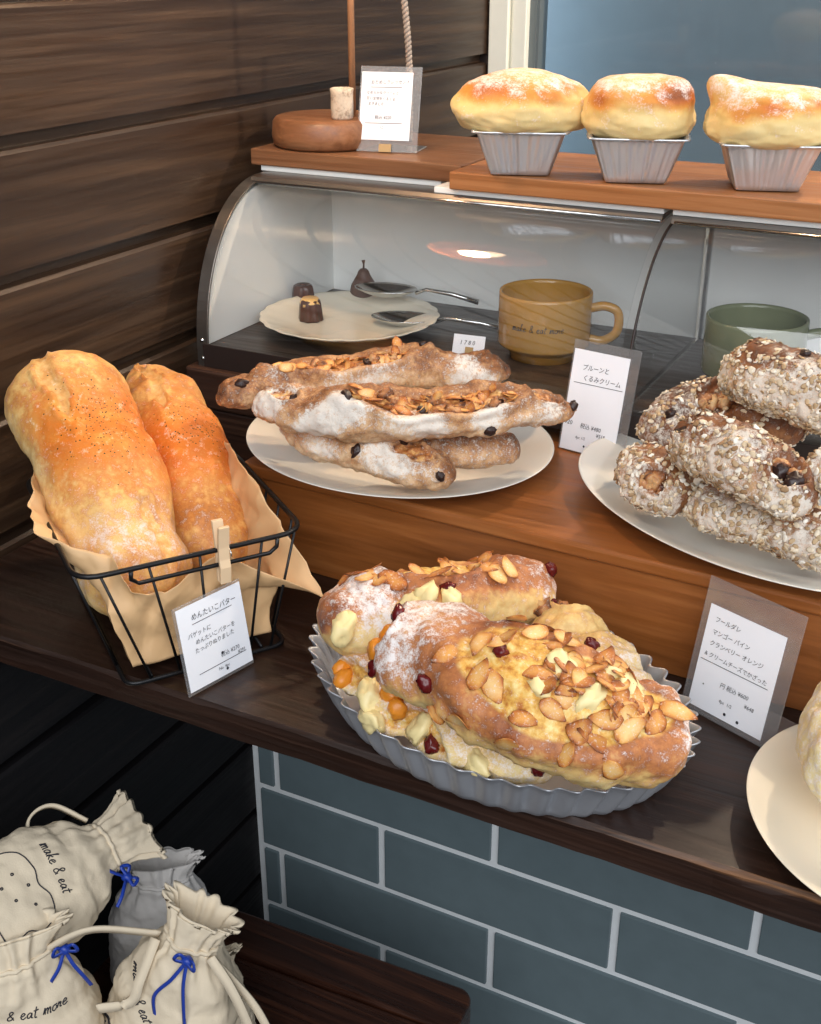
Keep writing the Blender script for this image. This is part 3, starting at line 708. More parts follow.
b2 = bread('nut_bread', [Z(217, 401, 1.158), Z(262, 390, 1.160), Z(330, 377, 1.163), Z(400, 370, 1.163), Z(460, 373, 1.160), Z(511, 372, 1.158)], [(0, .010, .010), (.12, .018, .016), (.35, .025, .020), (.6, .024, .020), (.85, .020, .017), (1, .014, .013)], M['rustic'], ends=(.06, .08), slits=[(.22, .67, 95, 1.05, .009, .0045), (.70, .90, 100, .6, .006, .003)], bake=bk_r, flour=fl_side(.2, .8), seed=3.7, amp=.004, amp2=.0018)
tag(b2, 'nut bread at the back of the pile, its left tip overhanging the plate', 'bread', GR1)
b1 = bread('nut_bread', [Z(256, 402, 1.160), Z(300, 412, 1.162), Z(370, 417, 1.165), Z(440, 417, 1.165), Z(510, 412, 1.164), Z(577, 410, 1.160)], [(0, .012, .011), (.15, .021, .019), (.4, .025, .023), (.7, .024, .022), (.9, .017, .015), (1, .008, .008)], M['rustic'], ends=(.06, .05), slits=[(.33, .82, 76, .92, .009, .004), (.10, .22, 70, .4, .004, .002), (.84, .95, 80, .6, .004, .002)], bake=bk_r, flour=fl_side(.1, .6, 1.1), seed=4.9, amp=.004, amp2=.0018)
tag(b1, 'long nut bread on top in front, split open over toasted almonds', 'bread', GR1)
for o, t0, t1, a0, a1, n in ((b2, .25, .65, 50, 140, 44), (b1, .36, .80, 36, 118, 48)):
    for _ in range(n): stick(o, ALM, random.uniform(t0, t1), random.uniform(a0, a1), 0.0015, 0.7, 0.72)
    for _ in range(7): stick(o, NUT, random.uniform(t0, t1), random.uniform(a0, a1), 0.001, 0.8, 0.8)
for o, pts in ((b1, ((.36, 60), (.55, 48), (.76, 60), (.20, 70), (.985, 60), (.72, -20), (.66, 92))), (b2, ((.10, 60), (.3, 70), (.67, 100), (.74, 95), (.82, 80), (.5, 60))), (b3, ((.68, 95), (.95, 20), (.5, 30)))):
    for t, a in pts: stick(o, RAI, t, a, 0.0, 0.4, 1.0)

# ------------------------------------------------------------------ oat-crusted breads on the right plate
GR2 = 'oat-crusted breads on the right plate'
flo = lambda amt: (lambda t, sa, p, n: amt*sstep(0.0, 0.7, -n.y*0.7+0.6*mn.noise(p*26)+0.1))
bk_o = lambda t, sa, p, n: 0.35+0.25*sstep(0.2, 1.0, sa)
c4 = bread('oat_bread', [Z(632, 462, 1.138), Z(655, 482, 1.136), Z(680, 506, 1.128)], [(0, .022, .020), (.5, .027, .024), (1, .022, .021)], M['oaty'], ends=(.25, .25), bake=bk_o, flour=flo(.8), slits=[(.55, .9, 40, .5, .006, .003)], seed=5.1, amp=.004, amp2=.002)
tag(c4, 'small floury oat bread lying lowest at the left of the oval plate', 'bread', GR2)
c5 = bread('oat_bread', [Z(695, 500, 1.126), Z(735, 515, 1.126), Z(785, 528, 1.126), Z(845, 558, 1.126)], [(0, .019, .018), (.4, .025, .022), (1, .022, .021)], M['oaty'], ends=(.12, .12), bake=bk_o, flour=flo(.9), seed=6.4, amp=.0035, amp2=.002)
tag(c5, 'white floured oat bread lying lowest along the front of the oval plate', 'bread', GR2)
c2 = bread('oat_bread', [Z(658, 445, 1.150), Z(682, 418, 1.156), Z(725, 408, 1.160), Z(770, 420, 1.160), Z(792, 437, 1.155)], [(0, .022, .020), (.3, .026, .024), (.7, .027, .024), (1, .022, .020)], M['oaty'], ends=(.13, .13), bake=lambda t, sa, p, n: .62+.25*sstep(.3, 1, sa), flour=lambda t, sa, p, n: .45*sstep(.5, .1, t), slits=[(.2, .75, 50, .6, .008, .003)], seed=7.2, amp=.004, amp2=.002)
tag(c2, 'brown curved oat bread at the back, with nuts in its split', 'bread', GR2)
c3 = bread('oat_bread', [Z(672, 452, 1.163), Z(705, 448, 1.172), Z(738, 462, 1.172), Z(770, 482, 1.166), Z(812, 508, 1.158)], [(0, .016, .015), (.25, .025, .023), (.6, .030, .027), (1, .022, .020)], M['oaty'], ends=(.10, .12), bake=lambda t, sa, p, n: .30+.40*sstep(.35, .9, n.z), flour=flo(1.0), slits=[(.05, .26, 80, .5, .006, .003), (.74, .95, 75, .6, .007, .003)], seed=8.8, amp=.0035, amp2=.002)
tag(c3, 'humped oat bread in the middle front of the pile, raisin in its split', 'bread', GR2)
c1 = bread('oat_bread', [Z(735, 368, 1.195), Z(770, 381, 1.196), Z(815, 397, 1.195), Z(880, 428, 1.188)], [(0, .027, .025), (.3, .031, .029), (.7, .031, .029), (1, .026, .024)], M['oaty'], ends=(.16, .14), bake=lambda t, sa, p, n: .25+.55*sstep(.45, .95, n.z+0.2*mn.noise(p*20)), flour=flo(1.0), seed=9.6, amp=.003, amp2=.002)
tag(c1, 'smooth oval oat bread lying topmost at the right of the pile', 'bread', GR2)
c6 = bread('oat_bread', [Z(812, 462, 1.178), Z(850, 485, 1.172)], [(0, .018, .016), (.5, .020, .018), (1, .018, .016)], M['oaty'], ends=(.25, .25), bake=bk_o, flour=flo(.7), seed=10.5)
tag(c6, 'oat bread end just showing at the photo edge under the topmost loaf', 'bread', GR2)
for o, n, f in ((c1, 900, lambda t, a: 1 if not 60 < a < 130 else .25), (c2, 650, lambda t, a: .9 if a > 90 or t < .3 else .35), (c3, 750, lambda t, a: 1 if not 70 < a < 120 else .4), (c4, 420, lambda t, a: 1), (c5, 650, lambda t, a: 1), (c6, 200, lambda t, a: 1)):
    oats(o, int(n*1.25), f, 0.0046)
for o, t, a in ((c3, .80, 70), (c3, .90, 60), (c3, .12, 85), (c2, .08, 80), (c2, .5, 60), (c1, .55, 95)): stick(o, RAI, t, a, 0.001, .4, 1.5 if o is c3 else 1.0)
for o, t, a in ((c2, .32, 55), (c2, .38, 45), (c2, .44, 52), (c2, .5, 45), (c2, .58, 52), (c2, .35, 60), (c3, .78, 80), (c3, .86, 85), (c4, .7, 45), (c4, .62, 35)): stick(o, NUT, t, a, 0.001, .6, 1.0)

# ------------------------------------------------------------------ fluted oval tin with the fruit breads
pc = Vector((0.496, 0.668, SHZ+0.0004)); prot = math.radians(-17.3); NF = 46
def flute(a, r, z, i):
    f = math.sin(NF*a); k = 0.0 if i < 3 else min(1.0, (i-2)/3)
    return r+0.024*k*f, z+(0.0010*f if i >= 8 else 0)
pp = [(0.0005, 0.0), (0.5, 0.0), (0.84, 0.0), (0.865, 0.0015), (0.885, 0.006), (0.91, 0.013), (0.935, 0.020), (0.96, 0.027), (0.985, 0.0335), (0.995, 0.0345)]
mb = MB(); mb.lathe(pp, pc, NF*10, 0.1535, 0.1050, prot, flute)
pan = mb.build('fluted_tin', M['pan_metal'], None, pc); sd = pan.modifiers.new('gauge', 'SOLIDIFY'); sd.thickness = 0.0011; sd.offset = 1
tag(pan, 'dull silver oval baking tin with fluted rim, full of fruit bread', 'baking tin')
GR3 = 'fruit breads in the fluted tin'
p3_ = bread('fruit_bread', [Z(350, 660, 1.036), Z(388, 688, 1.036), Z(440, 722, 1.036), Z(505, 750, 1.034), Z(560, 764, 1.030)], [(0, .020, .020), (.3, .026, .026), (.7, .026, .026), (1, .018, .020)], M['fruit'], ends=(.12, .14), lobes=((.22, .05, .22), (.46, .05, .22), (.7, .05, .22)), bake=lambda t, sa, p, n: .22+.35*sstep(.2, .9, sa), flour=lambda t, sa, p, n: .45, slits=[(.05, .3, 20, .6, .006, .003), (.36, .62, 10, .6, .006, .003)], seed=11.1, amp=.0045)
tag(p3_, 'fruit bread lying lowest along the front left wall of the tin', 'bread', GR3)
p4_ = bread('fruit_bread', [Z(545, 628, 1.050), Z(575, 652, 1.050), Z(606, 686, 1.046), Z(636, 722, 1.040)], [(0, .024, .024), (.35, .031, .031), (.7, .029, .027), (1, .020, .020)], M['fruit'], ends=(.13, .15), lobes=((.42, .06, .24), (.72, .05, .2)), bake=lambda t, sa, p, n: .22+.35*sstep(.1, .9, sa)*(.5+.7*mn.noise(p*14)), flour=lambda t, sa, p, n: .5*sstep(.45, .7, t), slits=[(.04, .26, 110, .6, .007, .003)], seed=12.2, amp=.004)
tag(p4_, 'knobbly fruit bread along the right back wall of the tin, cranberry showing', 'bread', GR3)
p2_ = bread('fruit_bread', [Z(322, 634, 1.066), Z(380, 612, 1.072), Z(440, 603, 1.074), Z(500, 595, 1.072), Z(550, 592, 1.066)], [(0, .026, .026), (.3, .032, .030), (.7, .032, .029), (1, .026, .025)], M['fruit'], ends=(.09, .11), lobes=((.33, .05, .12), (.68, .05, .14)), bake=lambda t, sa, p, n: .28+.5*sstep(.15, .95, sa), flour=lambda t, sa, p, n: .85*math.exp(-((t-.2)/.12)**2)*sstep(-.2, .5, sa)+.35*sstep(.75, .95, t), slits=[(.04, .2, 175, .5, .005, .002), (.3, .72, 110, .7, .006, .002), (.36, .6, 160, .5, .005, .002)], seed=13.3, amp=.004)
tag(p2_, 'fruit bread lying across the back left of the tin, almonds along its top', 'bread', GR3)
p1_ = bread('fruit_bread', [Z(394, 650, 1.078), Z(438, 660, 1.086), Z(500, 688, 1.088), Z(565, 716, 1.082), Z(622, 735, 1.070), Z(668, 742, 1.056)], [(0, .028, .028), (.15, .038, .036), (.4, .044, .040), (.65, .044, .040), (.85, .036, .036), (1, .026, .028)], M['fruit'], ends=(.10, .10), lobes=((.31, .05, .10), (.80, .05, .08)), bake=lambda t, sa, p, n: .30+.42*sstep(-.5, .3, sa)+.2*mn.noise(p*16), flour=lambda t, sa, p, n: .75*math.exp(-((t-.17)/.11)**2)*sstep(-.3, .4, sa)+.8*sstep(.82, .95, t)*sstep(-.2, .5, sa), slits=[(.28, .92, 72, 1.05, .004, .003), (.02, .14, 60, .5, .005, .002)], seed=14.4, amp=.004, amp2=.0015)
tag(p1_, 'biggest fruit bread on top in front, cheese and almonds down its middle', 'bread', GR3)
for _ in range(66):
    t = random.triangular(.26, .95, .6); stick(p1_, ALM, t, 66+random.gauss(0, 34), 0.0012, .35, 1.0)
for _ in range(8): stick(p1_, CHE, random.uniform(.35, .8), random.uniform(50, 105), -0.002, .3, .9)
for _ in range(22): stick(p2_, ALM, random.uniform(.1, .75), random.uniform(60, 150), 0.001, .4, 1.0)
for o, me, pts in ((p1_, CRA, ((.05, -2), (.13, 70), (.42, 75), (.30, 15))), (p1_, APR, ((.045, 25), (.03, 60))), (p2_, CRA, ((.5, 50), (.96, 80))), (p2_, CHE, ((.42, 40), (.36, 30), (.5, 35), (.05, 30))),
                   (p3_, APR, ((.06, 20), (.1, 0), (.42, 30), (.38, 45))), (p3_, CHE, ((.25, 15), (.32, 25), (.36, 0), (.5, 10), (.7, 0))), (p3_, CRA, ((.55, -5), (.9, 20))), (p4_, CRA, ((.1, 90), (.62, 60), (.56, 75))), (p4_, NUT, ((.12, 110), (.18, 90), (.08, 70)))):
    for t, a in pts: stick(o, me, t, a, 0.0015, .3, 1.0)
# ------------------------------------------------------------------ bread at the right edge
q1 = bread('white_bread', [Z(856, 705, 1.048), Z(859, 745, 1.051), Z(863, 800, 1.047)], [(0, .030, .032), (.5, .036, .042), (1, .030, .032)], M['fruit'], ends=(.2, .2), bake=lambda t, sa, p, n: .05+.25*sstep(.4, 1, sa), flour=lambda t, sa, p, n: .5, seed=15.5, amp=.004)
tag(q1, 'pale bread on the cream plate, cut off by the photo edge', 'bread')

# ------------------------------------------------------------------ wire basket, paper, two long loaves
BR = 1.10; BB = 1.0008
FLt, FRt, BRt, BLt = (Vector(v) for v in ((0.228, 0.548, BR), (0.327, 0.692, BR), (0.165, 0.813, BR), (0.066, 0.669, BR)))
FLb, FRb, BRb, BLb = (Vector(v) for v in ((0.2415, 0.5725, BB+.0023), (0.3135, 0.6785, BB+.0023), (0.178, 0.7795, BB+.0023), (0.1055, 0.674, BB+.0023)))
def rounded(Q, r, n=6):
    P = []
    for i in range(4):
        a, b, c = Q[i-1], Q[i], Q[(i+1) % 4]; u = (a-b).normalized(); v = (c-b).normalized()
        for k in range(n+1):
            t = k/n; P.append(b+u*r*(1-t)**2+v*r*t**2)
    return P
bk = tag(empty('wire_basket', Vector((0.21, 0.675, SHZ))), 'black wire basket lined with kraft paper at the left end of the shelf', 'basket')
mb = MB(); mb.tube(rounded([FLt, FRt, BRt, BLt], 0.022), 0.0021, 8, True); mb.build('rim_wire', M['black_wire'], bk)
mb = MB(); mb.tube(rounded([FLb, FRb, BRb, BLb], 0.012), 0.0019, 8, True); mb.build('base_wire', M['black_wire'], bk)
# second short rail dropping below the front rim
def lerp(a, b, t): return a+(b-a)*t
dn = Vector((-0.002, 0.001, -0.011)); out = Vector((0.004, -0.003, 0))
a_, b_ = lerp(FLt, FRt, .22)+out, lerp(FLt, FRt, .86)+out
mb = MB(); mb.tube([a_+Vector((0,0,.0005)), a_+dn*0.55, a_+(b_-a_)*0.05+dn, b_+(a_-b_)*0.05+dn, b_+dn*0.55, b_+Vector((0,0,.0005))], 0.0017, 8); mb.build('lower_rail', M['black_wire'], bk)
def upright(ta, tb, base):
    mb = MB(); mb.tube([ta, lerp(ta, tb, .5), tb, lerp(tb, base, 1.0)], 0.0011, 6); mb.build('upright_wire', M['black_wire'], bk)
for A, B, a, b, n in ((FLt, FRt, FLb, FRb, 5), (FRt, BRt, FRb, BRb, 6), (BRt, BLt, BRb, BLb, 5), (BLt, FLt, BLb, FLb, 6)):
    for k in range(n):
        t = (k+0.5)/n*0.88+0.06 if n == 6 else (0.10, 0.30, 0.52, 0.80, 0.95)[k]
        t2 = 0.06+0.88*t
        ta, tb = lerp(A, B, t), lerp(a, b, t2)
        # the wire turns under the base and runs to the opposite side
        opp = {0: (BLb, BRb)}.get(0)
        upright(ta, tb, tb)
for k in range(4):                                        # floor wires
    t = .15+.23*k; mb = MB(); mb.tube([lerp(FLb, FRb, t)+Vector((0,0,.003)), lerp(BLb, BRb, t)+Vector((0,0,.003))], 0.0013, 6); mb.build('floor_wire', M['black_wire'], bk)

# kraft paper: a sheet pressed into the basket, edges crumpled up over the rim
cen = Vector((0.2085, 0.676, 0))
ctl = [  # angle handled by order round the basket: (inner bottom pt, wall pt, edge pt)
 (FLb, FLt*.6+FLb*.4, X(105, 560, 0.215)+Vector((0,0,0.0))),
 (lerp(FLb,FRb,.15), lerp(FLt,FRt,.16)*.55+lerp(FLb,FRb,.15)*.45, lerp(FLt,FRt,.20)+Vector((0,0,-.022))),
 (lerp(FLb,FRb,.33), lerp(FLt,FRt,.36)*.4+lerp(FLb,FRb,.33)*.6, lerp(FLt,FRt,.36)+Vector((-.004,.003,-.035))),
 (lerp(FLb,FRb,.66), lerp(FLt,FRt,.66)*.5+lerp(FLb,FRb,.66)*.5, lerp(FLt,FRt,.66)+Vector((-.006,.004,-.012))),
 (FRb, FRt*.5+FRb*.5, Vector((0.353, 0.690, 1.044))),
 (lerp(FRb,BRb,.3), lerp(FRt,BRt,.3)*.6+lerp(FRb,BRb,.3)*.4, lerp(FRt,BRt,.3)+Vector((-.004,-.006,.012))),
 (lerp(FRb,BRb,.7), lerp(FRt,BRt,.7)*.6+lerp(FRb,BRb,.7)*.4, lerp(FRt,BRt,.7)+Vector((-.004,-.006,.022))),
 (BRb, BRt*.6+BRb*.4, BRt+Vector((.004,-.006,.010))),
 (lerp(BRb,BLb,.5), lerp(BRt,BLt,.5)*.6+lerp(BRb,BLb,.5)*.4, lerp(BRt,BLt,.5)+Vector((.008,-.006,.004))),
 (BLb, BLt*.6+BLb*.4, BLt+Vector((.010,-.002,.016))),
 (lerp(BLb,FLb,.4), lerp(BLt,FLt,.4)*.7+lerp(BLb,FLb,.4)*.3, lerp(BLt,FLt,.38)+Vector((-.007,-.012,.016))),
 (lerp(BLb,FLb,.75), lerp(BLt,FLt,.75)*.7+lerp(BLb,FLb,.75)*.3, lerp(BLt,FLt,.66)+Vector((-.013,-.018,.008))),
]
nA, nS = 240, 60
rf = random.Random(5); folds = [(Vector((rf.uniform(-1, 1), rf.uniform(-1, 1), rf.uniform(-1, 1))).normalized(), rf.uniform(12, 52), rf.random(), rf.uniform(.10, .26)) for _ in range(14)]
def ring_at(idx, u):
    n = len(ctl); k = int(u*n) % n; t = u*n-int(u*n); t = t*t*(3-2*t)*.5+t*.5
    return lerp(ctl[k][idx], ctl[(k+1) % n][idx], t)
V = []
for j in range(nS):
    s = j/(nS-1)
    for i in range(nA):
        u = i/nA; b, wl, e = ring_at(0, u), ring_at(1, u), ring_at(2, u); b = lerp(b, Vector((cen.x, cen.y, b.z)), 0.10); wl = lerp(wl, Vector((cen.x, cen.y, wl.z)), 0.07); b = b+Vector((0, 0, .006))
        if s < .32: p = lerp(Vector((cen.x, cen.y, b.z)), b, s/.32)
        elif s < .68: p = lerp(b, wl, (s-.32)/.36)
        else: p = lerp(wl, e, (s-.68)/.32)
        w3 = p+0.006*Vector((mn.noise(p*30), mn.noise(p*30+Vector((9, 0, 0))), mn.noise(p*30+Vector((0, 9, 0))))); cr = sum(am*abs(2*((w3.dot(dv)*fq+ph) % 1)-1) for dv, fq, ph, am in folds)
        dirv = Vector((cen.x-p.x, cen.y-p.y, 0)); dirv = dirv.normalized() if dirv.length > 1e-4 else Vector()
        k = 0.0065*sstep(.2, .5, s)
        V.append(p+dirv*(k*(cr-.1))+Vector((0, 0, .006*sstep(.7, 1, s)*mn.noise(Vector((u*17, 2.2, s*3)))+.001*cr)))
F = [(j*nA+i, j*nA+(i+1) % nA, (j+1)*nA+(i+1) % nA, (j+1)*nA+i) for j in range(nS-1) for i in range(nA)]
o = link('paper_liner', V, F, M['paper']); sd = o.modifiers.new('thick', 'SOLIDIFY'); sd.thickness = 0.0003
tag(o, 'crumpled brown kraft paper lining the black wire basket', 'paper')

GR4 = 'golden loaves in the basket'
bm_ = lambda t, sa, p, n: .18+.30*sstep(-.4, .9, sa)+.18*mn.noise(p*18)
def hb(t0, a0, w, wa): return lambda t, a, p, n: 0.95*math.exp(-((t-t0)/w)**2-((a-a0)/wa)**2)
T1 = X(54, 370, .050); B1 = Vector((.232, .618, 1.036))
l1 = bread('golden_loaf', [B1, lerp(B1, T1, .25)+Vector((0, 0, .004)), lerp(B1, T1, .5)+Vector((.004, 0, .007)), lerp(B1, T1, .77)+Vector((.003, -.002, .004)), T1], [(0, .034, .030), (.15, .044, .040), (.5, .050, .046), (.85, .051, .047), (1, .047, .043)], M['mentai'], ends=(.12, .15), nu=190, nv=90, lobes=((.24, .05, .05), (.62, .06, .04)), bake=bm_, flour=lambda t, sa, p, n: .5*math.exp(-((t-.20)/.10)**2)+.35*sstep(.86, .99, t)+.05*sstep(-.1,.4,mn.noise(p*22)), glaze=lambda t, a, p, n: .95*math.exp(-((t-.58)/.24)**2)*sstep(-60, 10, a if a < 270 else a-360)*sstep(190, 130, a if a < 270 else a-360), herb=hb(.60, 80, .11, 34), slits=[(.06, .34, 62, .16, .0025, .003), (.60, 1.05, 112, .16, .003, .003)], seed=21.0, amp=.0026, sc=26.0, amp2=.0007, flat=.85)
tag(l1, 'bigger golden loaf with herb flecks, leaning at the left of the basket', 'bread', GR4)
T2 = X(136, 372, .060); B2 = Vector((.243, .700, 1.040))
l2 = bread('golden_loaf', [B2, lerp(B2, T2, .25)+Vector((.002, 0, .004)), lerp(B2, T2, .5)+Vector((.006, .004, .008)), lerp(B2, T2, .78)+Vector((.006, .006, .005)), T2], [(0, .028, .026), (.2, .036, .033), (.5, .039, .036), (.74, .037, .034), (.86, .027, .025), (.94, .017, .016), (1, .010, .010)], M['mentai'], ends=(.12, .06), nu=170, nv=80, lobes=((.66, .05, .06),), bake=lambda *a: bm_(*a)+.06, flour=lambda t, sa, p, n: .05+.4*sstep(.75, .9, t)*sstep(0, .8, n.x), glaze=lambda t, a, p, n: .95*math.exp(-((t-.46)/.24)**2)*sstep(-40, 20, a if a < 270 else a-360), herb=hb(.50, 75, .07, 40), slits=[(.58, .97, 108, .18, .003, .003)], seed=22.7, amp=.0024, sc=26.0, amp2=.0007, flat=.85)
tag(l2, 'narrower golden loaf with a pinched end, leaning at the right of the basket', 'bread', GR4)

# ------------------------------------------------------------------ clothes peg on the basket rim
pg0 = lerp(FLt, FRt, .615)+Vector((.002, -.0015, 0))
ev = (FRt-FLt).normalized(); ov = Vector((ev.y, -ev.x, 0))
pt_ = tag(empty('clothes_peg', pg0-Vector((0, 0, .024))), 'small pale wooden clothes peg clipped on the basket rim', 'peg')
for s in (-1, 1):
    mb = MB(); prof = [(-.026, .0006), (-.012, .0026), (-.006, .0012), (.004, .0016), (.022, .0052)]
    rings = []
    for z, d in prof:
        rings.append([pg0+ov*(s*d)+ev*x+Vector((0, 0, z)) for x in (-.0042, .0042)]+[pg0+ov*(s*(d+.0036))+ev*x+Vector((0, 0, z)) for x in (.0042, -.0042)])
    mb.loft(rings); bevel(mb.build('peg_half', M['peg'], pt_, smooth=False), .0006)
mb = MB(); mb.tube([pg0+ov*(.006*math.cos(t))+Vector((0, 0, .0035*math.sin(t)-.002))+ev*(.0048) for t in [2*math.pi*k/14 for k in range(14)]], .0006, 6, True); mb.build('peg_spring', M['steel'], pt_)

# ------------------------------------------------------------------ inside the cases
CF = 1.1284
def scallop(a, r, z, i): return (r*(1+0.022*abs(math.sin(11*a))*sstep(.07, .098, r)), z)
pc2 = Vector((0.138, 1.090, CF))
mb = MB(); mb.lathe([(0.0004, 0.003), (0.05, 0.003), (0.058, 0.004), (0.075, 0.010), (0.088, 0.0145), (0.0945, 0.0165), (0.0955, 0.0160), (0.088, 0.012), (0.075, 0.007), (0.056, 0.001), (0.052, 0.0), (0.048, 0.0012), (0.0004, 0.0012)], pc2, 132, 1, 1, 0, scallop)
tag(mb.build('scalloped_plate', M['plate_cream'], None, pc2), 'cream scalloped plate with chocolates inside the left display case', 'plate')
def canele(c, label, cap):
    r = tag(empty('canele', c), label, 'chocolate', 'fluted chocolates on the scalloped plate')
    fl = lambda a, rr, z, i: (rr*(1+0.05*math.cos(8*a)*(1 if 0 < i < 6 else .2)), z)
    mb = MB(); mb.lathe([(0.0003, 0), (0.0125, 0), (0.0135, 0.001), (0.0125, 0.010), (0.0115, 0.019), (0.0105, 0.0225), (0.008, 0.0242), (0.005, 0.0225), (0.0003, 0.0215)], c, 64, 1, 1, 0.3, fl)
    mb.build('body', M['choc'], r)
    if cap:
        drip = lambda a, rr, z, i: (rr, z-(0.004*max(0, math.sin(a*3+.5)) if i == 2 else 0))
        mb = MB(); mb.lathe([(0.0003, 0.0236), (0.0085, 0.0252), (0.0116, 0.0205), (0.0112, 0.0195)], c, 48, 1, 1, 0, drip); mb.build('caramel_cap', M['caramel'], r)
    return r
zpl = CF+0.0034
k1 = Z(311, 320, zpl); canele(k1, 'fluted chocolate topped with caramel, in front on the scalloped plate', True)
canele(Z(303, 307, zpl)+Vector((-.004, .008, 0)), 'plain fluted chocolate just behind the caramel-topped one', False)
c = Z(364, 302, zpl); pr_ = tag(empty('chocolate_pear', c), 'cocoa-brown chocolate pear with stem standing on the scalloped plate', 'chocolate')
mb = MB(); mb.lathe([(0.0003, 0), (0.009, 0.0004), (0.0142, 0.006), (0.0158, 0.013), (0.0145, 0.020), (0.0105, 0.027), (0.0075, 0.032), (0.0062, 0.036), (0.004, 0.0385), (0.0003, 0.039)], c, 40); mb.build('body', M['choc_pear'], pr_)
mb = MB(); mb.tube([c+Vector((0, 0, .038)), c+Vector((.0005, 0, .044)), c+Vector((0, 0, .0485))], [.0012, .001, .0022], 8); mb.build('stem', M['choc_pear'], pr_)
# a pair of steel serving spoons lying beside the plate
def spoon(bowl, ang, label, L=0.085):
    d = Vector((math.cos(ang), math.sin(ang), 0)); s = Vector((-d.y, d.x, 0)); V = []; F = []; nu, nv = 26, 18
    rings = []
    for i in range(nu):
        t = -1+2*i/(nu-1); wv = 0.0215*math.sqrt(max(0.002, 1-t*t)); rings.append([bowl+d*(t*0.036)+s*(wv*(-1+2*k/(nv-1)))+Vector((0, 0, .0085+0.010*((t*t)+((-1+2*k/(nv-1))**2)*(1-t*t))-.0075+.001)) for k in range(nv)])
    V = [v for r in rings for v in r]; F = [(i*nv+k, (i+1)*nv+k, (i+1)*nv+k+1, i*nv+k+1) for i in range(nu-1) for k in range(nv-1)]
    r = tag(empty('serving_spoon', bowl), label, 'spoon', 'spoons inside the case')
    o = link('bowl', V, F, M['steel'], r); sd = o.modifiers.new('gauge', 'SOLIDIFY'); sd.thickness = 0.0011
    mb = MB(); mb.tube([bowl+d*.0345+Vector((0, 0, .008)), bowl+d*.047+Vector((0, 0, .013)), bowl+d*(.047+L*.5)+Vector((0, 0, .010)), bowl+d*(.047+L)+Vector((0, 0, .0035))], [.0022, .0020, .0026, .0032], 8); mb.build('handle', M['steel'], r)
spoon(Z(404, 328, CF)+Vector((0, .0, .001)), math.radians(14), 'steel spoon in front in the left case, nearer the glass', .075)
spoon(Z(386, 296, CF+.02)+Vector((0, 0, -.002)), math.radians(10), 'steel spoon behind the nearer one, by the scalloped plate', .06)

def mug(c, m, yaw, label, txt):
    r = tag(empty('mug', c), label, 'mug', 'wide mugs in the display cases')
    H, R = 0.067, 0.0465
    prof = [(0.0004, 0.0015), (0.030, 0.0015), (0.031, 0.0), (0.034, 0.0), (0.0355, 0.010), (0.0372, 0.0115), (R-.0012, 0.0135), (R, 0.016), (R, H-.003), (R-.0004, H-.0005), (R-.0015, H), (R-.0032, H-.0008), (R-.0036, H-.004), (R-.004, 0.020), (R-.009, 0.0085), (0.0004, 0.007)]
    mb = MB(); mb.lathe(prof, c, 96); mb.build('body', m, r)
    d = Vector((math.cos(yaw), math.sin(yaw), 0))
    pts = [c+d*(R-.002)+Vector((0, 0, .052)), c+d*(R+.012)+Vector((0, 0, .055)), c+d*(R+.024)+Vector((0, 0, .051)), c+d*(R+.027)+Vector((0, 0, .040)), c+d*(R+.024)+Vector((0, 0, .028)), c+d*(R+.012)+Vector((0, 0, .020)), c+d*(R-.002)+Vector((0, 0, .021))]
    mb = MB(); mb.tube(cat_rom(pts, 40), 0.0046, 12); mb.build('handle', m, r)
    return r
m1 = Vector((0.359, 1.098, CF)); m2 = Vector((0.566, 1.100, CF))
mg1 = mug(m1, M['mug_ochre'], math.radians(12), 'ochre stoneware mug behind the glass of the left display case', True)
mg2 = mug(m2, M['mug_green'], math.radians(14), 'olive green mug inside the right display case', True)

# ------------------------------------------------------------------ handwriting
GL = {  # simple pen strokes for the hand-lettered words, in a unit box
 'm': [[(0,.0),(.05,.5),(.1,.42),(.14,0)],[(.12,.3),(.25,.5),(.3,.4),(.33,0)],[(.32,.3),(.44,.5),(.5,.4),(.53,.05),(.62,.05)]],
 'a': [[(.36,.42),(.2,.5),(.05,.3),(.1,.05),(.25,.05),(.38,.45),(.38,.1),(.5,.05)]],
 'k': [[(0,.05),(.1,.6),(.2,1.0),(.12,.95),(.08,.5),(.06,0)],[(.3,.5),(.1,.28),(.25,.15),(.42,.03)]],
 'e': [[(0,.2),(.2,.28),(.32,.42),(.2,.52),(.06,.35),(.08,.1),(.25,.02),(.42,.15)]],
 't': [[(.12,.9),(.08,.4),(.1,.05),(.25,.05)],[(-.05,.6),(.3,.65)]],
 'o': [[(.2,.5),(.03,.35),(.05,.1),(.22,.02),(.36,.25),(.25,.48),(.36,.5)]],
 'r': [[(0,.1),(.1,.5),(.14,.38),(.28,.42),(.24,.1),(.38,.05)]],
 '&': [[(.5,.25),(.35,.05),(.12,.05),(.05,.3),(.3,.6),(.38,.85),(.22,1.0),(.1,.8),(.25,.45),(.55,.0)]],
}
def strokes(text, size, slant=0.2):
    out = []; x = 0
    for ch in text:
        if ch == ' ': x += .42; continue
        g = GL[ch]; w = max(p[0] for s in g for p in s)
        for s in g: out.append([Vector(((x+p[0]+slant*p[1])*size, p[1]*size)) for p in cat2(s, len(s)*5)])
        x += w+.05
    return out, x*size
def cat2(s, n): return [(v.x, v.y) for v in cat_rom([(a, b, 0) for a, b in s], n)]
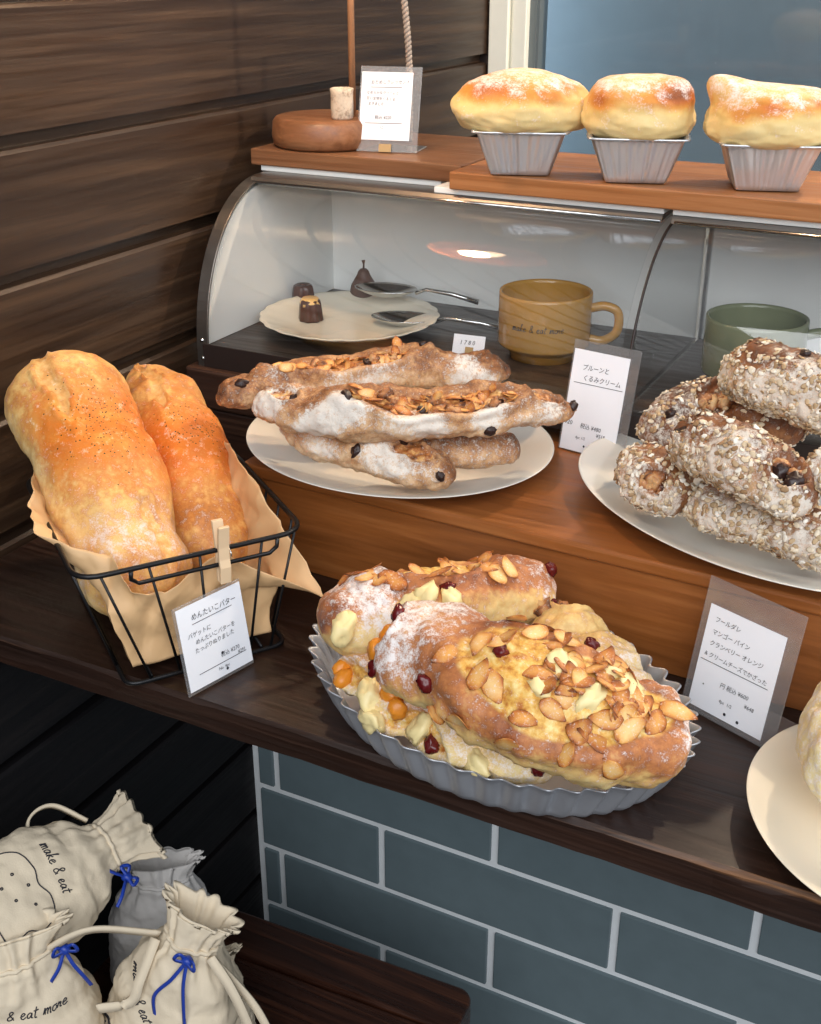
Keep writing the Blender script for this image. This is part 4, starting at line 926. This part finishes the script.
def on_mug(c, yaw0, zc, text, size, parent):
    st, wd = strokes(text, size); mb = MB(); R = 0.0467
    for s in st:
        mb.tube([c+Vector((R*math.cos(yaw0+(p.x-wd/2)/R), R*math.sin(yaw0+(p.x-wd/2)/R), zc+p.y)) for p in s], 0.00032, 5)
    mb.build('lettering', M['ink'], [ch for ch in parent.children if ch.name.startswith('body')][0])
on_mug(m1, math.radians(-78), .036, 'make & eat more', .0072, mg1)
on_mug(m2, math.radians(-78), .036, 'make & eat more', .0072, mg2)

def text_geo(s, size):
    cu = bpy.data.curves.new('t', 'FONT'); cu.body = s; cu.size = size; cu.resolution_u = 2; cu.align_x = 'LEFT'
    ob = bpy.data.objects.new('t', cu); COL.objects.link(ob)
    dg = bpy.context.evaluated_depsgraph_get(); me = bpy.data.meshes.new_from_object(ob.evaluated_get(dg))
    V = [Vector(v.co) for v in me.vertices]; F = [tuple(p.vertices) for p in me.polygons]
    bpy.data.objects.remove(ob); bpy.data.curves.remove(cu); bpy.data.meshes.remove(me)
    return V, F
def price_card(BL, BRp, tilt, W, H, holder, lines, rules, label, cat='price card', dots=(), stand=True, top_blank=0.0, clip=False):
    """clear holder leaning back, white card in it, handwriting; BL/BRp bottom corners on the surface; holder = margins left,right,top,bottom"""
    u = (BRp-BL); u.z = 0; u.normalize(); bkv = Vector((-u.y, u.x, 0)); v = (Vector((0, 0, 1))*math.cos(tilt)+bkv*math.sin(tilt)).normalized(); n = u.cross(v)
    r = tag(empty('price_card', (BL+BRp)/2), label, cat, 'handwritten price cards')
    l, rr, tp, bt = holder
    def P(a, b, c): return BL+u*a+v*b+n*c
    mb = MB(); Vv = [P(a, b, c) for a in (-l, W+rr) for b in (0, H+tp+bt) for c in (-.0016, -.0002)]; mb.add(Vv, [(0,1,3,2),(4,6,7,5),(0,4,5,1),(2,3,7,6),(0,2,6,4),(1,5,7,3)])
    if stand:
        zf = BL.z+.0002
        q0 = P(-l, 0, -.0016); q1 = P(W+rr, 0, -.0016); back = bkv*(0.030+H*math.sin(tilt)*.7)
        V2 = [q0+Vector((0,0,.0)), q1, q1+back, q0+back]; V2 = [Vector((a.x, a.y, zf)) for a in V2]+[Vector((a.x, a.y, zf+.0014)) for a in V2]
        mb.add(V2, [(0,3,2,1),(4,5,6,7),(0,1,5,4),(1,2,6,5),(2,3,7,6),(3,0,4,7)])
    bevel(mb.build('clear_holder', M['acrylic'], r, smooth=False), .0004)
    mb = MB(); Vv = [P(a, b+bt, c) for a in (0, W) for b in (0, H) for c in (0.0, .0005)]; mb.add(Vv, [(0,1,3,2),(4,6,7,5),(0,4,5,1),(2,3,7,6),(0,2,6,4),(1,5,7,3)])
    paper = mb.build('card', M['card'], r, smooth=False)
    split = min([y for _, _, y in rules], default=-1) if len(rules) == 1 else max([y for _, _, y in rules], default=-1)-.026
    if len(rules) == 1: split -= .004
    halves = (MB(), MB())
    for s, x, y, sz in lines:
        Vt, Ft = text_geo(s, sz); j = random.uniform(-.03, .03)
        halves[y < split].add([P(x+p.x*.92+.12*p.y, y+bt+p.y+j*p.x, .0008) for p in Vt], Ft)
    for x0, x1, y in rules:
        Vv = [P(x0, y+bt, .0008), P(x1, y+bt+.0004, .0008), P(x1, y+bt+.0009, .0008), P(x0, y+bt+.0005, .0008)]; halves[y < split].add(Vv, [(0, 1, 2, 3)])
    for x, y, rd in dots:
        halves[y < split].add([P(x+rd*math.cos(k*math.pi/5), y+bt+rd*math.sin(k*math.pi/5), .0008) for k in range(10)], [tuple(range(10))])
    for hm, nm in zip(halves, ('written_title', 'written_price')):
        if hm.V: hm.build(nm, M['ink'], paper, smooth=False)
    if clip:
        mb = MB(); Vv = [P(a, b, c) for a in (W*.42, W*.66) for b in (0.0, .008) for c in (.0006, .0022)]; mb.add(Vv, [(0,1,3,2),(4,6,7,5),(0,4,5,1),(2,3,7,6),(0,2,6,4),(1,5,7,3)]); mb.build('clip', M['brass'], r, smooth=False)
    return r
rad = math.radians
price_card(Vector((0.2905, 0.586, SHZ+.0006)), Vector((0.305, 0.646, SHZ+.0006)), rad(9), .061, .066, (.002, .001, .002, .003),
  [('めんたいこバター', .012, .054, .0058), ('バゲットに', .006, .041, .0048), ('めんたいこバターを', .012, .0345, .0046), ('たっぷりぬりました', .010, .028, .0046), ('税込 ¥270', .032, .0155, .0046), ('¥291', .048, .0115, .004), ('No. 4pc', .028, .006, .0035)],
  [(.012, .05, .0505), (.010, .056, .0105)], 'white handwritten card leaning against the front of the wire basket', dots=((.034, .0185, .0012), (.036, .0045, .0012)), stand=False)
price_card(Vector((0.619, 0.740, SHZ+.0006)), Vector((0.689, 0.711, SHZ+.0006)), rad(11), .062, .078, (.006, .010, .019, .005),
  [('フールダレ', .006, .067, .0047), ('マンゴー パイン', .006, .0575, .0047), ('クランベリー オレンジ', .006, .049, .0047), ('& クリームチーズでかざった', .004, .0405, .0044), ('円 税込 ¥600', .022, .0225, .0046), ('¥648', .044, .0165, .0042), ('4pc  1/2', .024, .0115, .0036)],
  [(.002, .058, .0365)], 'large clear card holder on the shelf beside the fluted tin, fruit names handwritten', dots=((.031, .005, .0012), (.042, .004, .0012), (.009, .019, .0006)))
price_card(Z(568, 440, RZ+.0006)-Vector((0, .022, 0)), Z(633, 451, RZ+.0006)-Vector((0, .034, 0)), rad(12), .054, .090, (.002, .009, .008, .001),
  [('プルーンと', .010, .073, .0058), ('くるみクリーム', .012, .064, .0058), ('¥20', .001, .023, .0056), ('税込 ¥480', .017, .022, .0052), ('¥518', .034, .0165, .0046), ('4pc 1/2', .014, .0115, .0036)],
  [(.004, .052, .0605)], 'clear card holder on the wooden step between the two plates', dots=((.024, .006, .001), (.036, .005, .001)), stand=False)
price_card(Vector((0.127, 1.134, PT+.0006)), Vector((0.195, 1.1485, PT+.0006)), rad(15), .055, .068, (.002, .009, .006, .012),
  [('おためしクレッセント', .010, .056, .0046), ('なめらかなクリームと', .006, .046, .0038), ('甘い生地をくるくる', .006, .0405, .0038), ('まきました', .008, .035, .0038), ('税込 ¥220', .016, .021, .0046), ('1こ', .022, .0115, .0036)],
  [(.010, .044, .0525), (.006, .046, .0165)], 'clear card holder on the dark plank in front of the round board', clip=True)
price_card(Z(457, 350, CF+.0004)+Vector((0, -.012, 0)), Z(491, 354, CF+.0004)+Vector((0, -.012, 0)), rad(20), .0335, .0200, (0, 0, 0, 0), [('1 7 8 0', .007, .010, .0062)], [], 'tiny price tag standing inside the left case in front of the ochre mug', 'price tag', stand=False, clip=True)

# ------------------------------------------------------------------ on the dark plank: round board with rod, birch pot, hanging cord
bc = Vector((0.074, 1.160, PT+.0003)); k_ = 1.04
rb = tag(empty('rod_stand', bc), 'round wooden board on the dark plank with upright copper rod', 'stand')
mb = MB(); mb.lathe([(r_*k_, z_) for r_, z_ in [(0.0004, 0), (0.052, 0), (0.056, .003), (0.0575, .012), (0.056, .026), (0.053, .0300), (0.050, .0310), (0.0004, .0312)]], bc, 96); mb.build('round_board', M['board_wood'], rb)
mb = MB(); mb.tube([bc+Vector((.030, .004, .031)), bc+Vector((.030, .005, .30))], .0036, 14); mb.build('rod', M['copper'], rb)
cbk = Vector((0.1065, 1.138, PT+.0003+.0312))
mb = MB(); mb.lathe([(0.0004, 0), (0.0105, 0), (0.0115, .002), (0.0120, .012), (0.0118, .026), (0.0125, .0305), (0.0112, .031), (0.0098, .0285), (0.0004, .028)], cbk, 32)
o = mb.build('bark_pot', M['bark'], None, cbk); attach(o, bake=[.52]*len(mb.V), flour=[0.0]*len(mb.V), fill=[0.0]*len(mb.V)); tag(o, 'little birch bark pot standing on the round wooden board', 'pot')
c0 = Vector((0.142, 1.222, PT+.0005)); c1_ = Y(398, -40, 1.222); mb = MB()
for ph in (0, math.pi):
    pts = []
    for i in range(150):
        t = i/149; p = lerp(c0, c1_, t)+Vector((.006*math.sin(t*3), 0, 0)); a = t*2*math.pi*19+ph; pts.append(p+Vector((math.cos(a)*.0019, math.sin(a)*.0019, .001)))
    mb.tube(pts, .0021, 7)
tag(mb.build('twisted_cord', M['cord']), 'grey twisted cord hanging down behind the card on the dark plank', 'cord')

# ------------------------------------------------------------------ the pendant lamp over the shelf
lp = Vector((0.13, 0.90, 1.70)); lr = tag(empty('pendant_lamp', lp), 'copper pendant lamp with warm bulb hanging near the plank wall', 'lamp')
mb = MB(); mb.lathe([(0.012, .085), (0.03, .080), (0.06, .055), (0.085, .010), (0.088, -.004), (0.0865, -.004), (0.083, .010), (0.058, .053), (0.029, .077), (0.012, .082)], lp, 48); mb.build('shade', M['lamp'], lr)
mb = MB(); mb.lathe([(0.0004, -.021), (0.011, -.019), (0.019, -.010), (0.021, 0), (0.018, .012), (0.012, .026), (0.010, .040), (0.0004, .042)], lp, 24); o = mb.build('bulb', M['bulb'], lr)
mb = MB(); mb.tube([lp+Vector((0, 0, .042)), lp+Vector((0, 0, .8))], .004, 8); mb.build('cable', M['black_wire'], lr)

# ------------------------------------------------------------------ drawstring bags on the bench
def bag(base, axis, facing, H, Wd, Dp, label, seed, m='cloth', group='cotton drawstring bags on the bench', neckw=.42, ruffle=.05, ruf_flare=1.5, sag=0.0, neck_t=.80, mouth=.34):
    """cloth pouch: base centre, axis = base to mouth, facing = broad front; gathered neck and pleated ruffle"""
    ax = Vector(axis).normalized(); fr = Vector(facing); fr = (fr-ax*fr.dot(ax)).normalized(); sd = ax.cross(fr)
    r = tag(empty('drawstring_bag', base), label, 'bag', group)
    nu, nv = 96, 180; rings = []; sv = Vector((seed*3.1, seed*1.7, seed))
    prof = [(0, .80, .55), (.05, .95, .85), (.25, 1.0, 1.0), (.5, .97, .95), (.66, .80, .80), (neck_t-.03, neckw+.06, .62), (neck_t, neckw, .52), (neck_t+.03, neckw+.03, .50), (1.0, neckw*ruf_flare, mouth)]
    for i in range(nu):
        t = i/(nu-1); wv, dv = interp(prof, t); ring = []
        g = math.exp(-((t-neck_t)/.13)**2) if t < neck_t else 1.0
        for k in range(nv):
            a = 2*math.pi*k/nv; ca, sa = math.cos(a), math.sin(a)
            ex = 2/2.6 if t < .6 else 1.0
            x = math.copysign(abs(ca)**ex, ca)*Wd*wv; y = math.copysign(abs(sa)**ex, sa)*Dp*dv
            pl = math.sin(12*a+2.5*mn.noise(Vector((a*1.3, seed, 0)))*2+.4*math.sin(3*a))
            rr = 1+g*(.05 if t < neck_t else .06+.045*sstep(neck_t, 1, t))*pl
            q = Vector((x, y, t*H))*22+sv; w_ = 0.0045*fbm(q, 4)+.003*abs(mn.noise(q*.6))*(1-g)
            rad_ = Vector((x, y, 0)).normalized() if abs(x)+abs(y) > 1e-6 else Vector()
            p = Vector((x*rr, y*rr, 0))+rad_*w_
            h = t*H+(.0012*pl*g if t > neck_t else 0)-.006*(t > .97)
            ring.append(Vector(base)+sd*p.x+fr*(p.y+sag*math.sin(math.pi*t))+ax*h)
        rings.append(ring)
    # mouth folds in
    last = rings[-1]; cc = sum(last, Vector())/nv
    for f, dz in ((.86, -.002), (.74, -.014), (.6, -.03)): rings.append([cc+(v-cc)*f+ax*dz for v in last])
    mb = MB(); mb.loft(rings, cap=True); body = mb.build('body', M[m], r, Vector(base))
    tree = BVHTree.FromPolygons(mb.V, [f for f in mb.F if len(f) == 4])
    def on(p2, off=.0004):                                  # front face point at (side, height) -> on the cloth
        o = Vector(base)+sd*p2[0]+ax*p2[1]+fr*.25; h = tree.ray_cast(o, -fr)
        return (h[0]+h[1]*(off if h[1].dot(fr) > 0 else -off)) if h[0] else None
    neck = [rings[int(neck_t*(nu-1))][k] for k in range(0, nv, 3)]; nc = sum(neck, Vector())/len(neck)
    mb = MB(); mb.tube([nc+(v-nc)*1.01 for v in neck], .0022, 6, True); mb.build('neck_cord', M[m], r)
    return r, on, nc, sd, fr, ax
def flat_band(pts, wdt, thick, side):
    pts = cat_rom(pts, 48); rings = []
    for i, p in enumerate(pts):
        tg = (pts[min(i+1, 47)]-pts[max(i-1, 0)]).normalized(); s = (side-tg*side.dot(tg)).normalized(); n = tg.cross(s)
        rings.append([p+s*wdt*cx+n*thick*cy for cx, cy in ((-1, -1), (1, -1), (1, 1), (-1, 1))])
    mb = MB(); mb.loft(rings); return mb
def ribbon(r, p, sd, fr, ax, ln, sw=0.3):
    knot = blob_mesh('k', M['ribbon'], .006, .005, .005, 3.3, .3, 12); V = [p+Vector(v.co) for v in knot.vertices]; F = [tuple(f.vertices) for f in knot.polygons]
    mb = MB(); mb.add(V, F)
    for s, l in ((-.35, ln), (.25, ln*.9)): mb.add(*(lambda b: (b.V, b.F))(flat_band([p, p+fr*.006-ax*l*.3+sd*s*.02, p+fr*.008-ax*l*.65+sd*s*.05, p+fr*.006-ax*l+sd*(s*.05+sw*.02)], 0.0016, .0004, sd)))
    for s in (-1, 1): mb.add(*(lambda b: (b.V, b.F))(flat_band([p, p+sd*s*.007+ax*.006+fr*.004, p+sd*s*.010-ax*.001+fr*.005, p+fr*.003], .0016, .0004, ax)))
    mb.build('blue_ribbon', M['ribbon'], r)
def letter(r, on, text, x0, y0, dx, dy, size):
    st, wd = strokes(text, size); d = Vector((dx, dy, 0)).normalized(); nrm = Vector((-d.y, d.x, 0)); mb = MB()
    for s in st:
        P = [on((x0+d.x*p.x+nrm.x*p.y, y0+d.y*p.x+nrm.y*p.y)) for p in s]; P = [p for p in P if p is not None]
        if len(P) > 2: mb.tube(P, .00055, 5)
    mb.build('lettering', M['ink'], [ch for ch in r.children if ch.name.startswith('body')][0])
def drawing(r, on, loops, wdt=.0006, name='printed_drawing'):
    mb = MB()
    for L in loops:
        P = [on((a, b)) for a, b in cat2(L, len(L)*7)]; P = [p for p in P if p is not None]
        if len(P) > 2: mb.tube(P, wdt, 5)
    mb.build(name, M['ink'], [ch for ch in r.children if ch.name.startswith('body')][0])
def cam_face(p): return (Vector(CAM)-Vector(p)).normalized()
def at_base(px, py, z): return Z(px, py, z)
UPV = Vector((0, 0, 1)); camr = Vector(RT)
# front-left bag
bb = Z(42, 1112, BZ+.004); ax = Vector((0, 0, 1))-Vector(FW)*.02+camr*.03
rB, onB, ncB, sd, fr, ax = bag(bb, ax, cam_face(bb), .240, .066, .042, 'front left drawstring bag with neat pleated mouth and centred lettering', 1.0, neckw=.46, neck_t=.87)
letter(rB, onB, '& eat more', -.017, .160, 1, -.06, .0108) if sd.dot(camr) > 0 else letter(rB, onB, '& eat more', .017, .160, -1, -.06, .0108)
ribbon(rB, ncB+sd*(.040 if sd.dot(camr) > 0 else -.040)+fr*.012, sd, fr, ax, .05)
# right bag
bC = Z(150, 1085, BZ+.010)
rC, onC, ncC, sdC, frC, axC = bag(bC, UPV+camr*.30, cam_face(bC)-camr*.25, .240, .060, .044, 'right drawstring bag with flared mouth and long cotton strings hanging down', 2.2, neckw=.40, ruf_flare=1.6, neck_t=.85, mouth=.42)
sg = 1 if sdC.dot(camr) > 0 else -1
letter(rC, onC, 'make & eat more', sg*-.040, .158, sg*.62, -.78, .0105)
def ell(cx, cy, a, b, t0=0, t1=360, n=22): return [(cx+a*math.cos(math.radians(t0+(t1-t0)*i/n)), cy+b*math.sin(math.radians(t0+(t1-t0)*i/n))) for i in range(n+1)]
drawing(rC, onC, [ell(sg*-.045, .062, .020, .024), ell(sg*-.045, .062, .0185, .0225)]+[[(sg*-.045+dx_-.003, .062-h_), (sg*-.045+dx_+.002, .062-h_*.3), (sg*-.045+dx_-.002, .062+h_*.3), (sg*-.045+dx_+.003, .062+h_)] for dx_, h_ in ((-.013, .012), (-.007, .017), (0, .019), (.007, .017), (.013, .012))], .0009)
ribbon(rC, ncC+frC*.030+sdC*sg*.012, sdC, frC, axC, .075)
p0 = ncC+sdC*sg*.026+frC*.014
mb = flat_band([p0, p0+camr*.022-UPV*.025+frC*.012, p0+camr*.036-UPV*.062+frC*.016, p0+camr*.044-UPV*.105+frC*.016], .0042, .0012, camr); mb2 = flat_band([p0, p0+camr*.020-UPV*.03, p0+camr*.042-UPV*.06+frC*.006, p0+camr*.053-UPV*.092+frC*.010, p0+camr*.045-UPV*.108+frC*.016], .0036, .0012, camr)
mb.add(mb2.V, mb2.F); mb.build('string', M['cloth'], rC)
p0 = ncC-sdC*sg*.024+frC*.020
mb = flat_band([p0, p0-camr*.045+UPV*.020+frC*.02, p0-camr*.085-UPV*.002+frC*.02, p0-camr*.098-UPV*.020+frC*.012], .0042, .0012, UPV+frC*.4)
m2_ = flat_band([p0-camr*.004-UPV*.006, p0-camr*.010-UPV*.040+frC*.02, p0-camr*.018-UPV*.062+frC*.024, p0-camr*.048-UPV*.070+frC*.024], .0046, .0012, camr+UPV*.3); mb.add(m2_.V, m2_.F); mb.build('string', M['cloth'], rC)
# back-left bag lying over the others, mouth to the upper right
bA = X(-28, 915, .085)+Vector((-.024, -.031, -.034))
rA, onA, ncA, sdA, frA, axA = bag(bA, Vector((.045, .17, .008)), cam_face(bA)+UPV*.2, .228, .056, .034, 'back left drawstring bag lying tilted, its mouth pointing up to the right', 3.3, neckw=.44, ruf_flare=1.55, neck_t=.78)
sa_ = 1 if sdA.dot(UPV) > 0 else -1
letter(rA, onA, 'make & eat', sa_*.030, .118, -sa_, -.12, .0100)
drawing(rA, onA, [[(-sa_*a, b) for a, b in ((-.030, .050), (-.034, .070), (-.042, .082), (-.034, .098), (-.014, .102), (.0, .098), (.014, .102), (.030, .096), (.036, .082), (.030, .070), (.028, .050), (-.030, .050))]]+[ell(-sa_*a, b, .0010, .0010, n=8) for a, b in ((-.02, .084), (-.004, .090), (.014, .086), (.002, .074), (-.014, .070))])
ribbon(rA, ncA-sdA*sa_*.036+frA*.006, sdA, frA, axA, .028)
pA = ncA+sdA*sa_*.030
mb = flat_band([pA, pA-axA*.020+sdA*sa_*.030, pA-axA*.045+sdA*sa_*.030, pA-axA*.060+sdA*sa_*.004+frA*.004], .0045, .0012, frA); mb.build('string', M['cloth'], rA)
# the bags mostly hidden behind and below
bD = Vector((.105, .725, BZ+.004))
rD, onD, ncD, sdD, frD, axD = bag(bD, UPV+camr*.05, cam_face(bD), .165, .056, .040, 'greyish drawstring bag behind, showing only between its two neighbours', 4.1, m='cloth_grey', neckw=.5, neck_t=.86)
bE = Z(219, 1066, BZ+.025)
rE, onE, ncE, sdE, frE, axE = bag(bE+Vector((.0, 0, 0)), UPV*.9-camr*.16+Vector((0, .16, 0)), cam_face(bE), .130, .042, .030, 'rumpled drawstring bag at the right end, mostly hidden under the hanging strings', 5.6, m='cloth', neckw=.6, neck_t=.88)
